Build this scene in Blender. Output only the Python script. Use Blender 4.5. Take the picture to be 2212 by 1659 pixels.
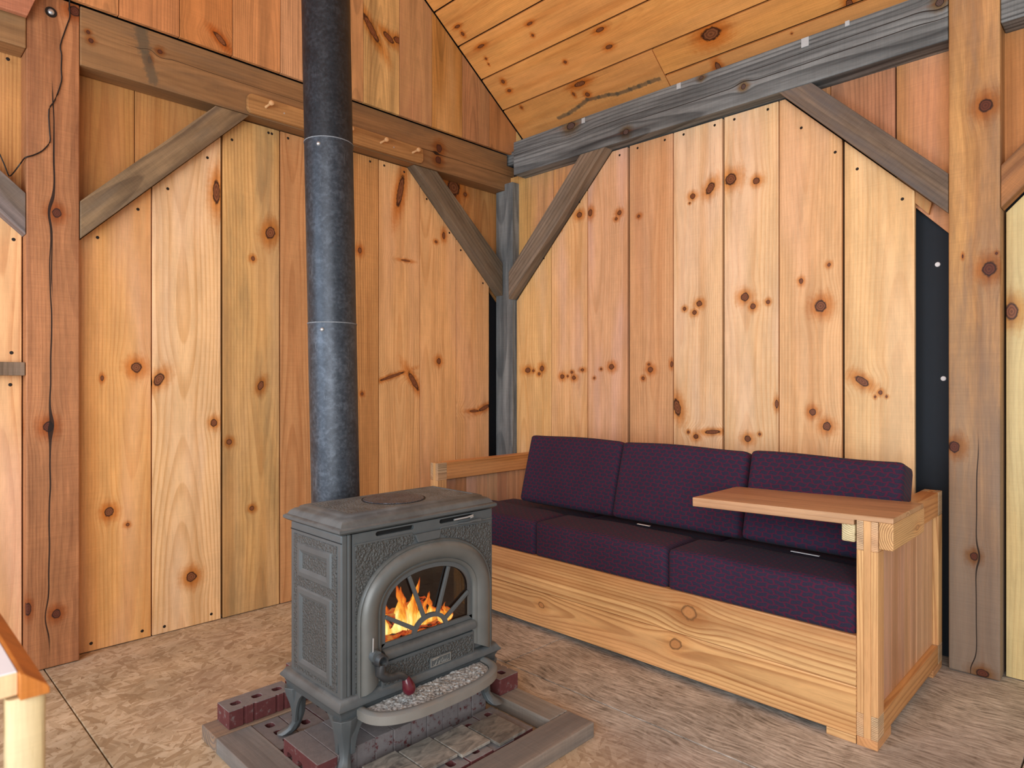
import bpy, bmesh, math, random
from mathutils import Matrix, Vector
random.seed(7)
S = bpy.context.scene
for o in list(bpy.data.objects): bpy.data.objects.remove(o)

# ------------------------------------------------------------------ camera, world, lights, exposure
YAW = math.radians(44.5)                      # angle between the right-hand wall's normal and the view
cam_d = bpy.data.cameras.new('camera'); cam = bpy.data.objects.new('camera', cam_d)
S.collection.objects.link(cam); S.camera = cam
fx, fy = math.cos(YAW), math.sin(YAW)
R_ = Vector((math.sin(YAW), -math.cos(YAW), 0)); F_ = Vector((math.cos(YAW), math.sin(YAW), 0)); U_ = Vector((0, 0, 1))
M = Matrix.Identity(4)
for i in range(3): M[i][0], M[i][1], M[i][2] = R_[i], U_[i], -F_[i]
M[2][3] = 1.2
cam.matrix_world = M
cam_d.sensor_fit = 'HORIZONTAL'; cam_d.sensor_width = 36; cam_d.lens = 36*1415/2212
cam_d.shift_y = -1.0/2212
cam_d.clip_start = .05
cam_d.dof.use_dof = True; cam_d.dof.focus_distance = 3.0; cam_d.dof.aperture_fstop = 4.0

w = bpy.data.worlds.new('world'); S.world = w; w.use_nodes = True
bg = w.node_tree.nodes['Background']; bg.inputs[0].default_value = (.74, .87, 1.0, 1); bg.inputs[1].default_value = 0.50
def area(name, loc, target, sx, sy, power, col):
    l = bpy.data.lights.new(name, 'AREA'); l.shape = 'RECTANGLE'; l.size = sx; l.size_y = sy; l.energy = power; l.color = col
    o = bpy.data.objects.new(name, l); S.collection.objects.link(o); o.location = loc
    o.rotation_euler = (Vector(target)-Vector(loc)).to_track_quat('-Z', 'Y').to_euler()
    return o
area('daylight_doorway', (-1.5, -.7, 1.5), (2.8, 1.8, 1.2), 2.4, 2.2, 112, (.96, .98, 1.0))
area('daylight_window', (-1.45, 2.1, 1.55), (2.0, 2.3, 1.1), 1.3, 1.4, 44, (.70, .84, 1.0))
S.view_settings.view_transform = 'Standard'; S.view_settings.look = 'None'
S.view_settings.gamma = 1; S.view_settings.exposure = 0.15; S.view_settings.use_curve_mapping = False

# ------------------------------------------------------------------ helpers
C = S.collection
W = {}
def lin(c):
    return tuple((x/255/12.92 if x/255 <= .04045 else ((x/255+.055)/1.055)**2.4) for x in c)
def frame(o, ez, ey):
    ez = Vector(ez).normalized(); ey = Vector(ey).normalized(); ex = ey.cross(ez)
    m = Matrix.Identity(4)
    for i in range(3): m[i][0], m[i][1], m[i][2], m[i][3] = ex[i], ey[i], ez[i], o[i]
    return m
def link(o, M, parent=None):
    C.objects.link(o); W[o.name] = M
    if parent is not None:
        o.parent = parent; o.matrix_parent_inverse = Matrix.Identity(4)
        o.matrix_basis = W[parent.name].inverted() @ M
    else: o.matrix_basis = M
    return o
def empty(name, loc, label=None, cat=None, group=None, kind=None):
    o = bpy.data.objects.new(name, None); o.empty_display_size = .1
    link(o, Matrix.Translation(loc)); tag(o, label, cat, group, kind); return o
def tag(o, label=None, cat=None, group=None, kind=None):
    if label: o['label'] = label
    if cat: o['category'] = cat
    if group: o['group'] = group
    if kind: o['kind'] = kind
    return o
def mk(name, bm, mat, parent=None, M=None, smooth=False, tint=None, bevel=0, subd=0):
    """bm holds world coordinates when M is None, else coordinates local to M"""
    bmesh.ops.recalc_face_normals(bm, faces=bm.faces)
    if M is None:
        xs = [v.co for v in bm.verts]
        c = Vector(((min(v.x for v in xs)+max(v.x for v in xs))/2, (min(v.y for v in xs)+max(v.y for v in xs))/2, min(v.z for v in xs)))
        bmesh.ops.translate(bm, verts=bm.verts, vec=-c); M = Matrix.Translation(c)
    me = bpy.data.meshes.new(name); bm.to_mesh(me); bm.free()
    if smooth:
        for p in me.polygons: p.use_smooth = True
        if hasattr(me, 'set_sharp_from_angle'): me.set_sharp_from_angle(angle=math.radians(40))
    o = bpy.data.objects.new(name, me)
    me.materials.append(mat)
    if tint: o.color = (*tint, 1)
    link(o, M, parent)
    if bevel:
        b = o.modifiers.new('bevel', 'BEVEL'); b.width = bevel; b.segments = 2; b.limit_method = 'ANGLE'; b.angle_limit = math.radians(35)
    if subd:
        s = o.modifiers.new('subd', 'SUBSURF'); s.levels = subd; s.render_levels = subd
    return o
def box(bm, x0, x1, y0, y1, z0, z1):
    vs = [bm.verts.new((x, y, z)) for z in (z0, z1) for y in (y0, y1) for x in (x0, x1)]
    for f in ((0,1,3,2),(4,6,7,5),(0,4,5,1),(2,3,7,6),(0,2,6,4),(1,5,7,3)): bm.faces.new([vs[i] for i in f])
    return bm
def B(*a):
    return box(bmesh.new(), *a)
def prism(bm, pts, fn, d0, d1):
    """pts: 2D outline; fn(a,b,d)->xyz"""
    v0 = [bm.verts.new(fn(a, b, d0)) for a, b in pts]; v1 = [bm.verts.new(fn(a, b, d1)) for a, b in pts]
    n = len(pts)
    bm.faces.new(v0); bm.faces.new(v1[::-1])
    for i in range(n): bm.faces.new((v0[i], v0[(i+1) % n], v1[(i+1) % n], v1[i]))
    return bm
def plate(bm, outer, holes, fn, d0, d1):
    """plate with holes; outlines are 2D"""
    es = []; loops = []
    for lp in [outer]+holes:
        vs = [bm.verts.new(fn(a, b, d0)) for a, b in lp]; loops.append(vs)
        es += [bm.edges.new((vs[i], vs[(i+1) % len(vs)])) for i in range(len(vs))]
    r = bmesh.ops.triangle_fill(bm, edges=es, use_beauty=True)
    faces = [g for g in r['geom'] if isinstance(g, bmesh.types.BMFace)]
    e = bmesh.ops.extrude_face_region(bm, geom=faces)
    a = Vector(fn(0, 0, d1))-Vector(fn(0, 0, d0))
    bmesh.ops.translate(bm, verts=[g for g in e['geom'] if isinstance(g, bmesh.types.BMVert)], vec=a)
    return bm
def loft(bm, rings, cap=True, closed=True):
    R = [[bm.verts.new(p) for p in r] for r in rings]
    n = len(R[0])
    for a, b in zip(R, R[1:]):
        for i in range(n if closed else n-1):
            bm.faces.new((a[i], a[(i+1) % n], b[(i+1) % n], b[i]))
    if cap:
        bm.faces.new(R[0][::-1]); bm.faces.new(R[-1])
    return bm
def tube(bm, pts, rad, n=8, flat=1.0):
    pts = [Vector(p) for p in pts]; rr = rad if isinstance(rad, (list, tuple)) else [rad]*len(pts)
    rings = []; up = Vector((0, 0, 1))
    for i, p in enumerate(pts):
        t = (pts[min(i+1, len(pts)-1)]-pts[max(i-1, 0)]).normalized()
        ref = up if abs(t.dot(up)) < .95 else Vector((1, 0, 0))
        s = t.cross(ref).normalized(); u = s.cross(t).normalized()
        rings.append([p+(s*math.cos(a)*rr[i]+u*math.sin(a)*rr[i]*flat) for a in [2*math.pi*k/n for k in range(n)]])
    return loft(bm, rings)
def clip(poly, a, b, c):
    """keep a*x+b*y<=c"""
    out = []
    for i in range(len(poly)):
        p, q = poly[i], poly[(i+1) % len(poly)]
        dp, dq = a*p[0]+b*p[1]-c, a*q[0]+b*q[1]-c
        if dp <= 0: out.append(p)
        if (dp < 0 < dq) or (dq < 0 < dp):
            t = dp/(dp-dq); out.append((p[0]+t*(q[0]-p[0]), p[1]+t*(q[1]-p[1])))
    return out
def clip_line(poly, p, q):
    """keep what lies below the line p->q (p left of q)"""
    a, b = -(q[1]-p[1]), q[0]-p[0]
    return clip(poly, a, b, a*p[0]+b*p[1])
def clip_above(poly, p, q):
    a, b = (q[1]-p[1]), -(q[0]-p[0])
    return clip(poly, a, b, a*p[0]+b*p[1])

# ------------------------------------------------------------------ node helper
class NT:
    def __init__(s, nt): s.t = nt; s.n = nt.nodes; s.l = nt.links
    def put(s, sock, v):
        if v is None: return
        if isinstance(v, bpy.types.NodeSocket): s.l.new(v, sock)
        elif isinstance(v, (tuple, list)) and len(v) == 3 and sock.type == 'RGBA': sock.default_value = (*v, 1)
        else: sock.default_value = v
    def m(s, op, a, b=None, c=None, cl=False):
        n = s.n.new('ShaderNodeMath'); n.operation = op; n.use_clamp = cl
        s.put(n.inputs[0], a); s.put(n.inputs[1], b); s.put(n.inputs[2], c); return n.outputs[0]
    def v(s, op, a, b=None, sc=None):
        n = s.n.new('ShaderNodeVectorMath'); n.operation = op
        s.put(n.inputs[0], a); s.put(n.inputs[1], b)
        if sc is not None: s.put(n.inputs['Scale'], sc)
        return n.outputs['Value'] if op in ('LENGTH', 'DISTANCE', 'DOT_PRODUCT') else n.outputs[0]
    def comb(s, x, y, z):
        n = s.n.new('ShaderNodeCombineXYZ'); s.put(n.inputs[0], x); s.put(n.inputs[1], y); s.put(n.inputs[2], z); return n.outputs[0]
    def sep(s, v):
        n = s.n.new('ShaderNodeSeparateXYZ'); s.put(n.inputs[0], v); return n.outputs
    def noise(s, vec, scale=1, det=2, rough=.5, col=False, dist=0):
        n = s.n.new('ShaderNodeTexNoise'); s.put(n.inputs['Vector'], vec); n.inputs['Scale'].default_value = scale
        n.inputs['Detail'].default_value = det; n.inputs['Roughness'].default_value = rough; n.inputs['Distortion'].default_value = dist
        return n.outputs['Color' if col else 'Fac']
    def voro(s, vec, scale=1, feat='F1', out='Distance', rnd=1):
        n = s.n.new('ShaderNodeTexVoronoi'); n.feature = feat; s.put(n.inputs['Vector'], vec); n.inputs['Scale'].default_value = scale
        n.inputs['Randomness'].default_value = rnd
        return n.outputs[out]
    def ss(s, x, a, b, lo=0., hi=1.):
        n = s.n.new('ShaderNodeMapRange'); n.interpolation_type = 'SMOOTHSTEP'
        s.put(n.inputs['Value'], x); s.put(n.inputs['From Min'], a); s.put(n.inputs['From Max'], b)
        s.put(n.inputs['To Min'], lo); s.put(n.inputs['To Max'], hi); return n.outputs[0]
    def mix(s, f, a, b, mode='MIX'):
        n = s.n.new('ShaderNodeMix'); n.data_type = 'RGBA'; n.blend_type = mode; n.clamp_factor = True
        s.put(n.inputs[0], f); s.put(n.inputs[6], a); s.put(n.inputs[7], b); return n.outputs[2]
    def ramp(s, f, stops):
        n = s.n.new('ShaderNodeValToRGB'); s.put(n.inputs[0], f); e = n.color_ramp.elements
        while len(e) < len(stops): e.new(.5)
        for k, (p, c) in zip(e, stops): k.position = p; k.color = (*c, 1) if len(c) == 3 else c
        return n.outputs[0]
    def bump(s, h, st=.3, d=.002):
        n = s.n.new('ShaderNodeBump'); n.inputs['Strength'].default_value = st; n.inputs['Distance'].default_value = d
        s.put(n.inputs['Height'], h); return n.outputs[0]
def newmat(name):
    m = bpy.data.materials.new(name); m.use_nodes = True
    t = NT(m.node_tree); b = m.node_tree.nodes['Principled BSDF']
    return m, t, b
def simple(name, col, rough=.6, metal=0, spec=.5, nscale=0, namp=.15, bump=0, bd=.001):
    m, t, b = newmat(name)
    c = lin(col); b.inputs['Roughness'].default_value = rough; b.inputs['Metallic'].default_value = metal
    b.inputs['Specular IOR Level'].default_value = spec
    tc = t.n.new('ShaderNodeTexCoord').outputs['Object']
    if nscale:
        n = t.noise(tc, nscale, 4, .6)
        k = t.m('ADD', t.m('MULTIPLY', t.m('SUBTRACT', n, .5), namp*2), 1)
        cc = t.v('SCALE', t.comb(*c), sc=k); t.put(b.inputs['Base Color'], cc)
        if bump: t.put(b.inputs['Normal'], t.bump(n, bump, bd))
    else: b.inputs['Base Color'].default_value = (*c, 1)
    return m

# knot group ----------------------------------------------------------
kg = bpy.data.node_groups.new('knot', 'ShaderNodeTree')
for nm in ('u0', 'u', 'v', 'D', 'S', 'nz', 'cu', 'cv', 'ru', 'rv', 'ca', 'sa'):
    kg.interface.new_socket(nm, in_out='INPUT', socket_type='NodeSocketFloat')
for nm in ('u', 'D', 'S'): kg.interface.new_socket(nm, in_out='OUTPUT', socket_type='NodeSocketFloat')
g = NT(kg); gi = g.n.new('NodeGroupInput').outputs; go = g.n.new('NodeGroupOutput').inputs
du = g.m('SUBTRACT', gi['u0'], gi['cu']); dv = g.m('SUBTRACT', gi['v'], gi['cv'])
ex_ = g.m('DIVIDE', g.m('ADD', g.m('MULTIPLY', du, gi['ca']), g.m('MULTIPLY', dv, gi['sa'])), gi['ru'])
ey_ = g.m('DIVIDE', g.m('SUBTRACT', g.m('MULTIPLY', dv, gi['ca']), g.m('MULTIPLY', du, gi['sa'])), gi['rv'])
d2 = g.m('ADD', g.m('MULTIPLY', ex_, ex_), g.m('MULTIPLY', ey_, ey_))
d_ = g.m('MULTIPLY', g.m('SQRT', d2), gi['nz'])
g.put(go['D'], g.m('MINIMUM', gi['D'], d_))
a1 = g.m('DIVIDE', du, g.m('MULTIPLY', gi['ru'], 2.6)); a2 = g.m('DIVIDE', dv, g.m('MULTIPLY', gi['rv'], 3.4))
q = g.m('ADD', g.m('MULTIPLY', a1, a1), g.m('MULTIPLY', a2, a2))
e1 = g.m('EXPONENT', g.m('MULTIPLY', q, -1.0))
g.put(go['u'], g.m('SUBTRACT', gi['u'], g.m('MULTIPLY', g.m('MULTIPLY', du, .85), e1)))
b1 = g.m('DIVIDE', du, g.m('MULTIPLY', gi['ru'], .35)); b2 = g.m('DIVIDE', g.m('ABSOLUTE', dv), g.m('MULTIPLY', gi['rv'], 3.))
s_ = g.m('EXPONENT', g.m('MULTIPLY', g.m('ADD', g.m('MULTIPLY', b1, b1), b2), -1.))
g.put(go['S'], g.m('MAXIMUM', gi['S'], s_))

KD = (92, 50, 28)
def wood(name, light, dark, F=150, contrast=.6, knots=(), rough=.55, grey=0., greycol=(110, 105, 100), streak=.4, warp=.06,
         cracks=(), saw=.3, alt=None, endgrain=False, halo=.95, kcol=(158, 98, 60), kdark=(92, 48, 28), spec=.35, stains=(), fib=.30, depth=(.02, .07), lowgrey=None, ecen=(.025, .03), mott=.13, band=.5):
    m, t, b = newmat(name)
    tc = t.n.new('ShaderNodeTexCoord').outputs['Object']
    oi = t.n.new('ShaderNodeObjectInfo')
    x, y, z = t.sep(tc)
    seed = t.m('MULTIPLY', oi.outputs['Random'], 37.)
    u0 = t.m('ADD', x, t.m('MULTIPLY', y, .6))
    sv = t.comb(seed, t.m('MULTIPLY', seed, 1.7), t.m('MULTIPLY', seed, .6))
    P = t.v('ADD', t.comb(u0, y, t.m('MULTIPLY', z, .09)), sv)
    nz = t.noise(tc, 55, 2)
    nzk = t.m('ADD', t.m('MULTIPLY', nz, .6), .72)
    u, D, Sx = u0, None, None
    for k in knots:
        gn = t.n.new('ShaderNodeGroup'); gn.node_tree = kg
        t.put(gn.inputs['u0'], u0); t.put(gn.inputs['u'], u); t.put(gn.inputs['v'], z); t.put(gn.inputs['nz'], nzk)
        gn.inputs['D'].default_value = 99.
        if D is not None: t.put(gn.inputs['D'], D); t.put(gn.inputs['S'], Sx)
        a = math.radians(k[4] if len(k) > 4 else 0)
        for nm, v_ in zip(('cu', 'cv', 'ru', 'rv', 'ca', 'sa'), (k[0], k[1], k[2], k[3], math.cos(a), math.sin(a))): gn.inputs[nm].default_value = v_
        u, D, Sx = gn.outputs['u'], gn.outputs['D'], gn.outputs['S']
    n1 = t.noise(P, 4, 2, .45)
    uw = t.m('ADD', u, t.m('MULTIPLY', t.m('SUBTRACT', n1, .5), warp))
    c0 = t.m('MULTIPLY', t.m('SUBTRACT', t.m('FRACT', t.m('MULTIPLY', oi.outputs['Random'], 91.7)), .5), .22)
    n2 = t.noise(t.comb(seed, t.m('MULTIPLY', z, .5), 3.3), 1.2, 1)
    dd = t.m('ADD', depth[0], t.m('MULTIPLY', n2, depth[1]*2))
    r = t.m('SQRT', t.m('ADD', t.m('POWER', t.m('ABSOLUTE', t.m('SUBTRACT', uw, c0)), 2.), t.m('MULTIPLY', dd, dd)))
    if endgrain:
        geo = t.n.new('ShaderNodeTexCoord').outputs['Normal']
        nz_ = t.m('ABSOLUTE', t.sep(geo)[2])
        re = t.v('LENGTH', t.v('ADD', t.comb(t.m('ADD', x, t.m('MULTIPLY', nz, .006)), y, 0), (ecen[0], ecen[1], 0)))
        isend = t.m('GREATER_THAN', nz_, .7)
        r = t.m('ADD', t.m('MULTIPLY', r, t.m('SUBTRACT', 1, isend)), t.m('MULTIPLY', re, isend))
    ph = t.m('FRACT', t.m('MULTIPLY', r, F))
    ring = t.m('MULTIPLY', t.ss(ph, .35, .86), t.ss(ph, .90, .99, 1., 0.))
    fibre = t.noise(t.comb(t.m('MULTIPLY', u, 330), t.m('MULTIPLY', y, 330), t.m('MULTIPLY', z, 7)), 1, 2, .6)
    stk = t.noise(t.v('ADD', t.comb(t.m('MULTIPLY', u, 34), t.m('MULTIPLY', y, 20), t.m('MULTIPLY', z, .9)), sv), 1, 3, .6)
    big = t.noise(t.v('ADD', t.comb(t.m('MULTIPLY', u0, 5), y, t.m('MULTIPLY', z, .8)), sv), 1, 2)
    L, Dk = lin(light), lin(dark)
    rmul = t.m('ADD', contrast*.12, t.m('MULTIPLY', stk, contrast*.9))
    if endgrain: rmul = t.m('MAXIMUM', rmul, t.m('MULTIPLY', isend, .85))
    col = t.mix(t.m('MULTIPLY', ring, rmul), (*L, ), Dk)
    col = t.mix(t.m('MULTIPLY', t.ss(stk, .5, .75), streak), col, Dk)
    if alt: col = t.mix(t.ss(big, .42, .68), col, t.mix(.55, col, lin(alt)))
    bnd = t.noise(t.v('ADD', t.comb(t.m('MULTIPLY', u, 13), t.m('MULTIPLY', y, 6), t.m('MULTIPLY', z, .35)), t.v('SCALE', sv, sc=1.3)), 1, 2, .5)
    col = t.mix(t.m('MULTIPLY', t.ss(bnd, .50, .70), band), col, Dk)
    kk = t.m('ADD', 1-fib*.5, t.m('MULTIPLY', fibre, fib))
    col = t.mix(1., col, t.comb(kk, kk, kk), 'MULTIPLY')
    mt_ = t.noise(t.v('ADD', t.comb(t.m('MULTIPLY', u0, 14), t.m('MULTIPLY', y, 14), t.m('MULTIPLY', z, 2.2)), sv), 1, 5, .7)
    k3 = t.m('ADD', 1-mott, t.m('MULTIPLY', t.ss(mt_, .3, .7), mott*2)); col = t.mix(1., col, t.comb(k3, k3, k3), 'MULTIPLY')
    pore = t.noise(t.comb(t.m('MULTIPLY', u, 620), t.m('MULTIPLY', y, 620), t.m('MULTIPLY', z, 16)), 1, 1)
    col = t.mix(t.m('MULTIPLY', t.ss(pore, .62, .74), .35), col, Dk)
    if lowgrey:
        lg_ = t.m('MULTIPLY', t.ss(t.m('ADD', z, t.m('MULTIPLY', mt_, .9)), lowgrey[0], lowgrey[1], 1., 0.), lowgrey[2]); col = t.mix(lg_, col, t.mix(stk, lin(lowgrey[3]), lin(tuple(int(c*.72) for c in lowgrey[3]))))
    if grey:
        gn_ = t.noise(t.v('ADD', t.comb(t.m('MULTIPLY', u0, 9), t.m('MULTIPLY', y, 9), t.m('MULTIPLY', z, 1.4)), sv), 1, 4, .65)
        col = t.mix(t.m('MULTIPLY', t.ss(gn_, .45, .72), grey), col, lin(greycol))
    if knots:
        col = t.mix(t.m('MULTIPLY', Sx, .55), col, lin((125, 72, 38)))
        col = t.mix(t.m('MULTIPLY', t.ss(t.m('MULTIPLY', D, t.m('ADD', .55, t.m('MULTIPLY', stk, .9))), .8, 3.4, 1., 0.), halo), col, t.mix(1., col, (.76, .45, .18), 'MULTIPLY'))
        kin = t.mix(t.m('ADD', .5, t.m('MULTIPLY', t.m('SINE', t.m('MULTIPLY', D, 17.)), .28)), lin(kcol), lin(kdark))
        kin = t.mix(t.ss(D, .62, .92), kin, lin(tuple(int(c*.62) for c in kdark)))
        col = t.mix(t.ss(D, .85, 1.15, 1., 0.), col, kin)
    for (pu, pv, qu, qv, wd) in stains:          # dark stain segments
        ax, az = qu-pu, qv-pv; LL = ax*ax+az*az
        tt = t.m('MULTIPLY', t.m('ADD', t.m('MULTIPLY', t.m('SUBTRACT', u0, pu), ax), t.m('MULTIPLY', t.m('SUBTRACT', z, pv), az)), 1/LL, cl=True)
        ddx = t.m('SUBTRACT', t.m('SUBTRACT', u0, pu), t.m('MULTIPLY', tt, ax)); ddz = t.m('SUBTRACT', t.m('SUBTRACT', z, pv), t.m('MULTIPLY', tt, az))
        ds = t.m('SQRT', t.m('ADD', t.m('MULTIPLY', ddx, ddx), t.m('MULTIPLY', ddz, ddz)))
        ds = t.m('MULTIPLY', ds, t.m('ADD', .3, t.m('MULTIPLY', nz, 1.6)))
        col = t.mix(t.m('MULTIPLY', t.ss(ds, wd*.4, wd, 1., 0.), .75), col, lin((95, 84, 66)))
    h = t.m('ADD', t.m('MULTIPLY', ring, .4), t.m('MULTIPLY', fibre, .6))
    if saw:
        sw = t.noise(t.v('ADD', t.comb(t.m('MULTIPLY', x, 6), t.m('MULTIPLY', y, 6), t.m('MULTIPLY', z, 260)), sv), 1, 2)
        h = t.m('ADD', h, t.m('MULTIPLY', sw, saw*1.4))
        k2 = t.m('ADD', 1-.22*saw, t.m('MULTIPLY', sw, .44*saw)); col = t.mix(1., col, t.comb(k2, k2, k2), 'MULTIPLY')
    for (cu, z0, z1, wd, amp) in cracks:
        cn = t.m('MULTIPLY', t.m('SUBTRACT', t.noise(t.comb(cu*9, t.m('MULTIPLY', z, 1.1), 1.7), 1, 3, .55), .5), amp)
        dc = t.m('ABSOLUTE', t.m('SUBTRACT', t.m('SUBTRACT', u, cu), cn))
        win = t.m('MULTIPLY', t.ss(z, z0, z0+.15), t.ss(z, z1-.15, z1, 1., 0.))
        wv = t.m('MULTIPLY', win, t.m('MULTIPLY', t.m('ADD', .3, n2), wd))
        mk_ = t.m('MULTIPLY', t.m('LESS_THAN', dc, wv), win)
        col = t.mix(t.m('MULTIPLY', mk_, .93), col, lin((28, 16, 10))); h = t.m('SUBTRACT', h, t.m('MULTIPLY', mk_, 3))
    col = t.mix(1., col, oi.outputs['Color'], 'MULTIPLY')
    t.put(b.inputs['Base Color'], col); b.inputs['Roughness'].default_value = rough
    b.inputs['Specular IOR Level'].default_value = spec
    t.put(b.inputs['Normal'], t.bump(h, .35, .0012))
    return m

# ------------------------------------------------------------------ shared materials
PINE = dict(light=(233, 184, 126), dark=(200, 136, 78), F=74, contrast=.85, alt=(238, 196, 160), rough=.5, streak=.25)
felt = simple('black building felt', (26, 28, 34), .8, nscale=40, namp=.3, bump=.2)
felt_blue = simple('dark blue building felt', (7, 21, 32), .7, nscale=30, namp=.25, bump=.2)
screw_m = simple('dark screw head', (36, 26, 20), .5, .3, nscale=200)
steel = simple('bright zinc', (200, 205, 208), .35, .7, nscale=60, namp=.1)
white_cap = simple('white plastic cap', (245, 245, 245), .5, nscale=50, namp=.03)
cable_m = simple('black cable', (22, 18, 17), .5, nscale=80)

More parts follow.
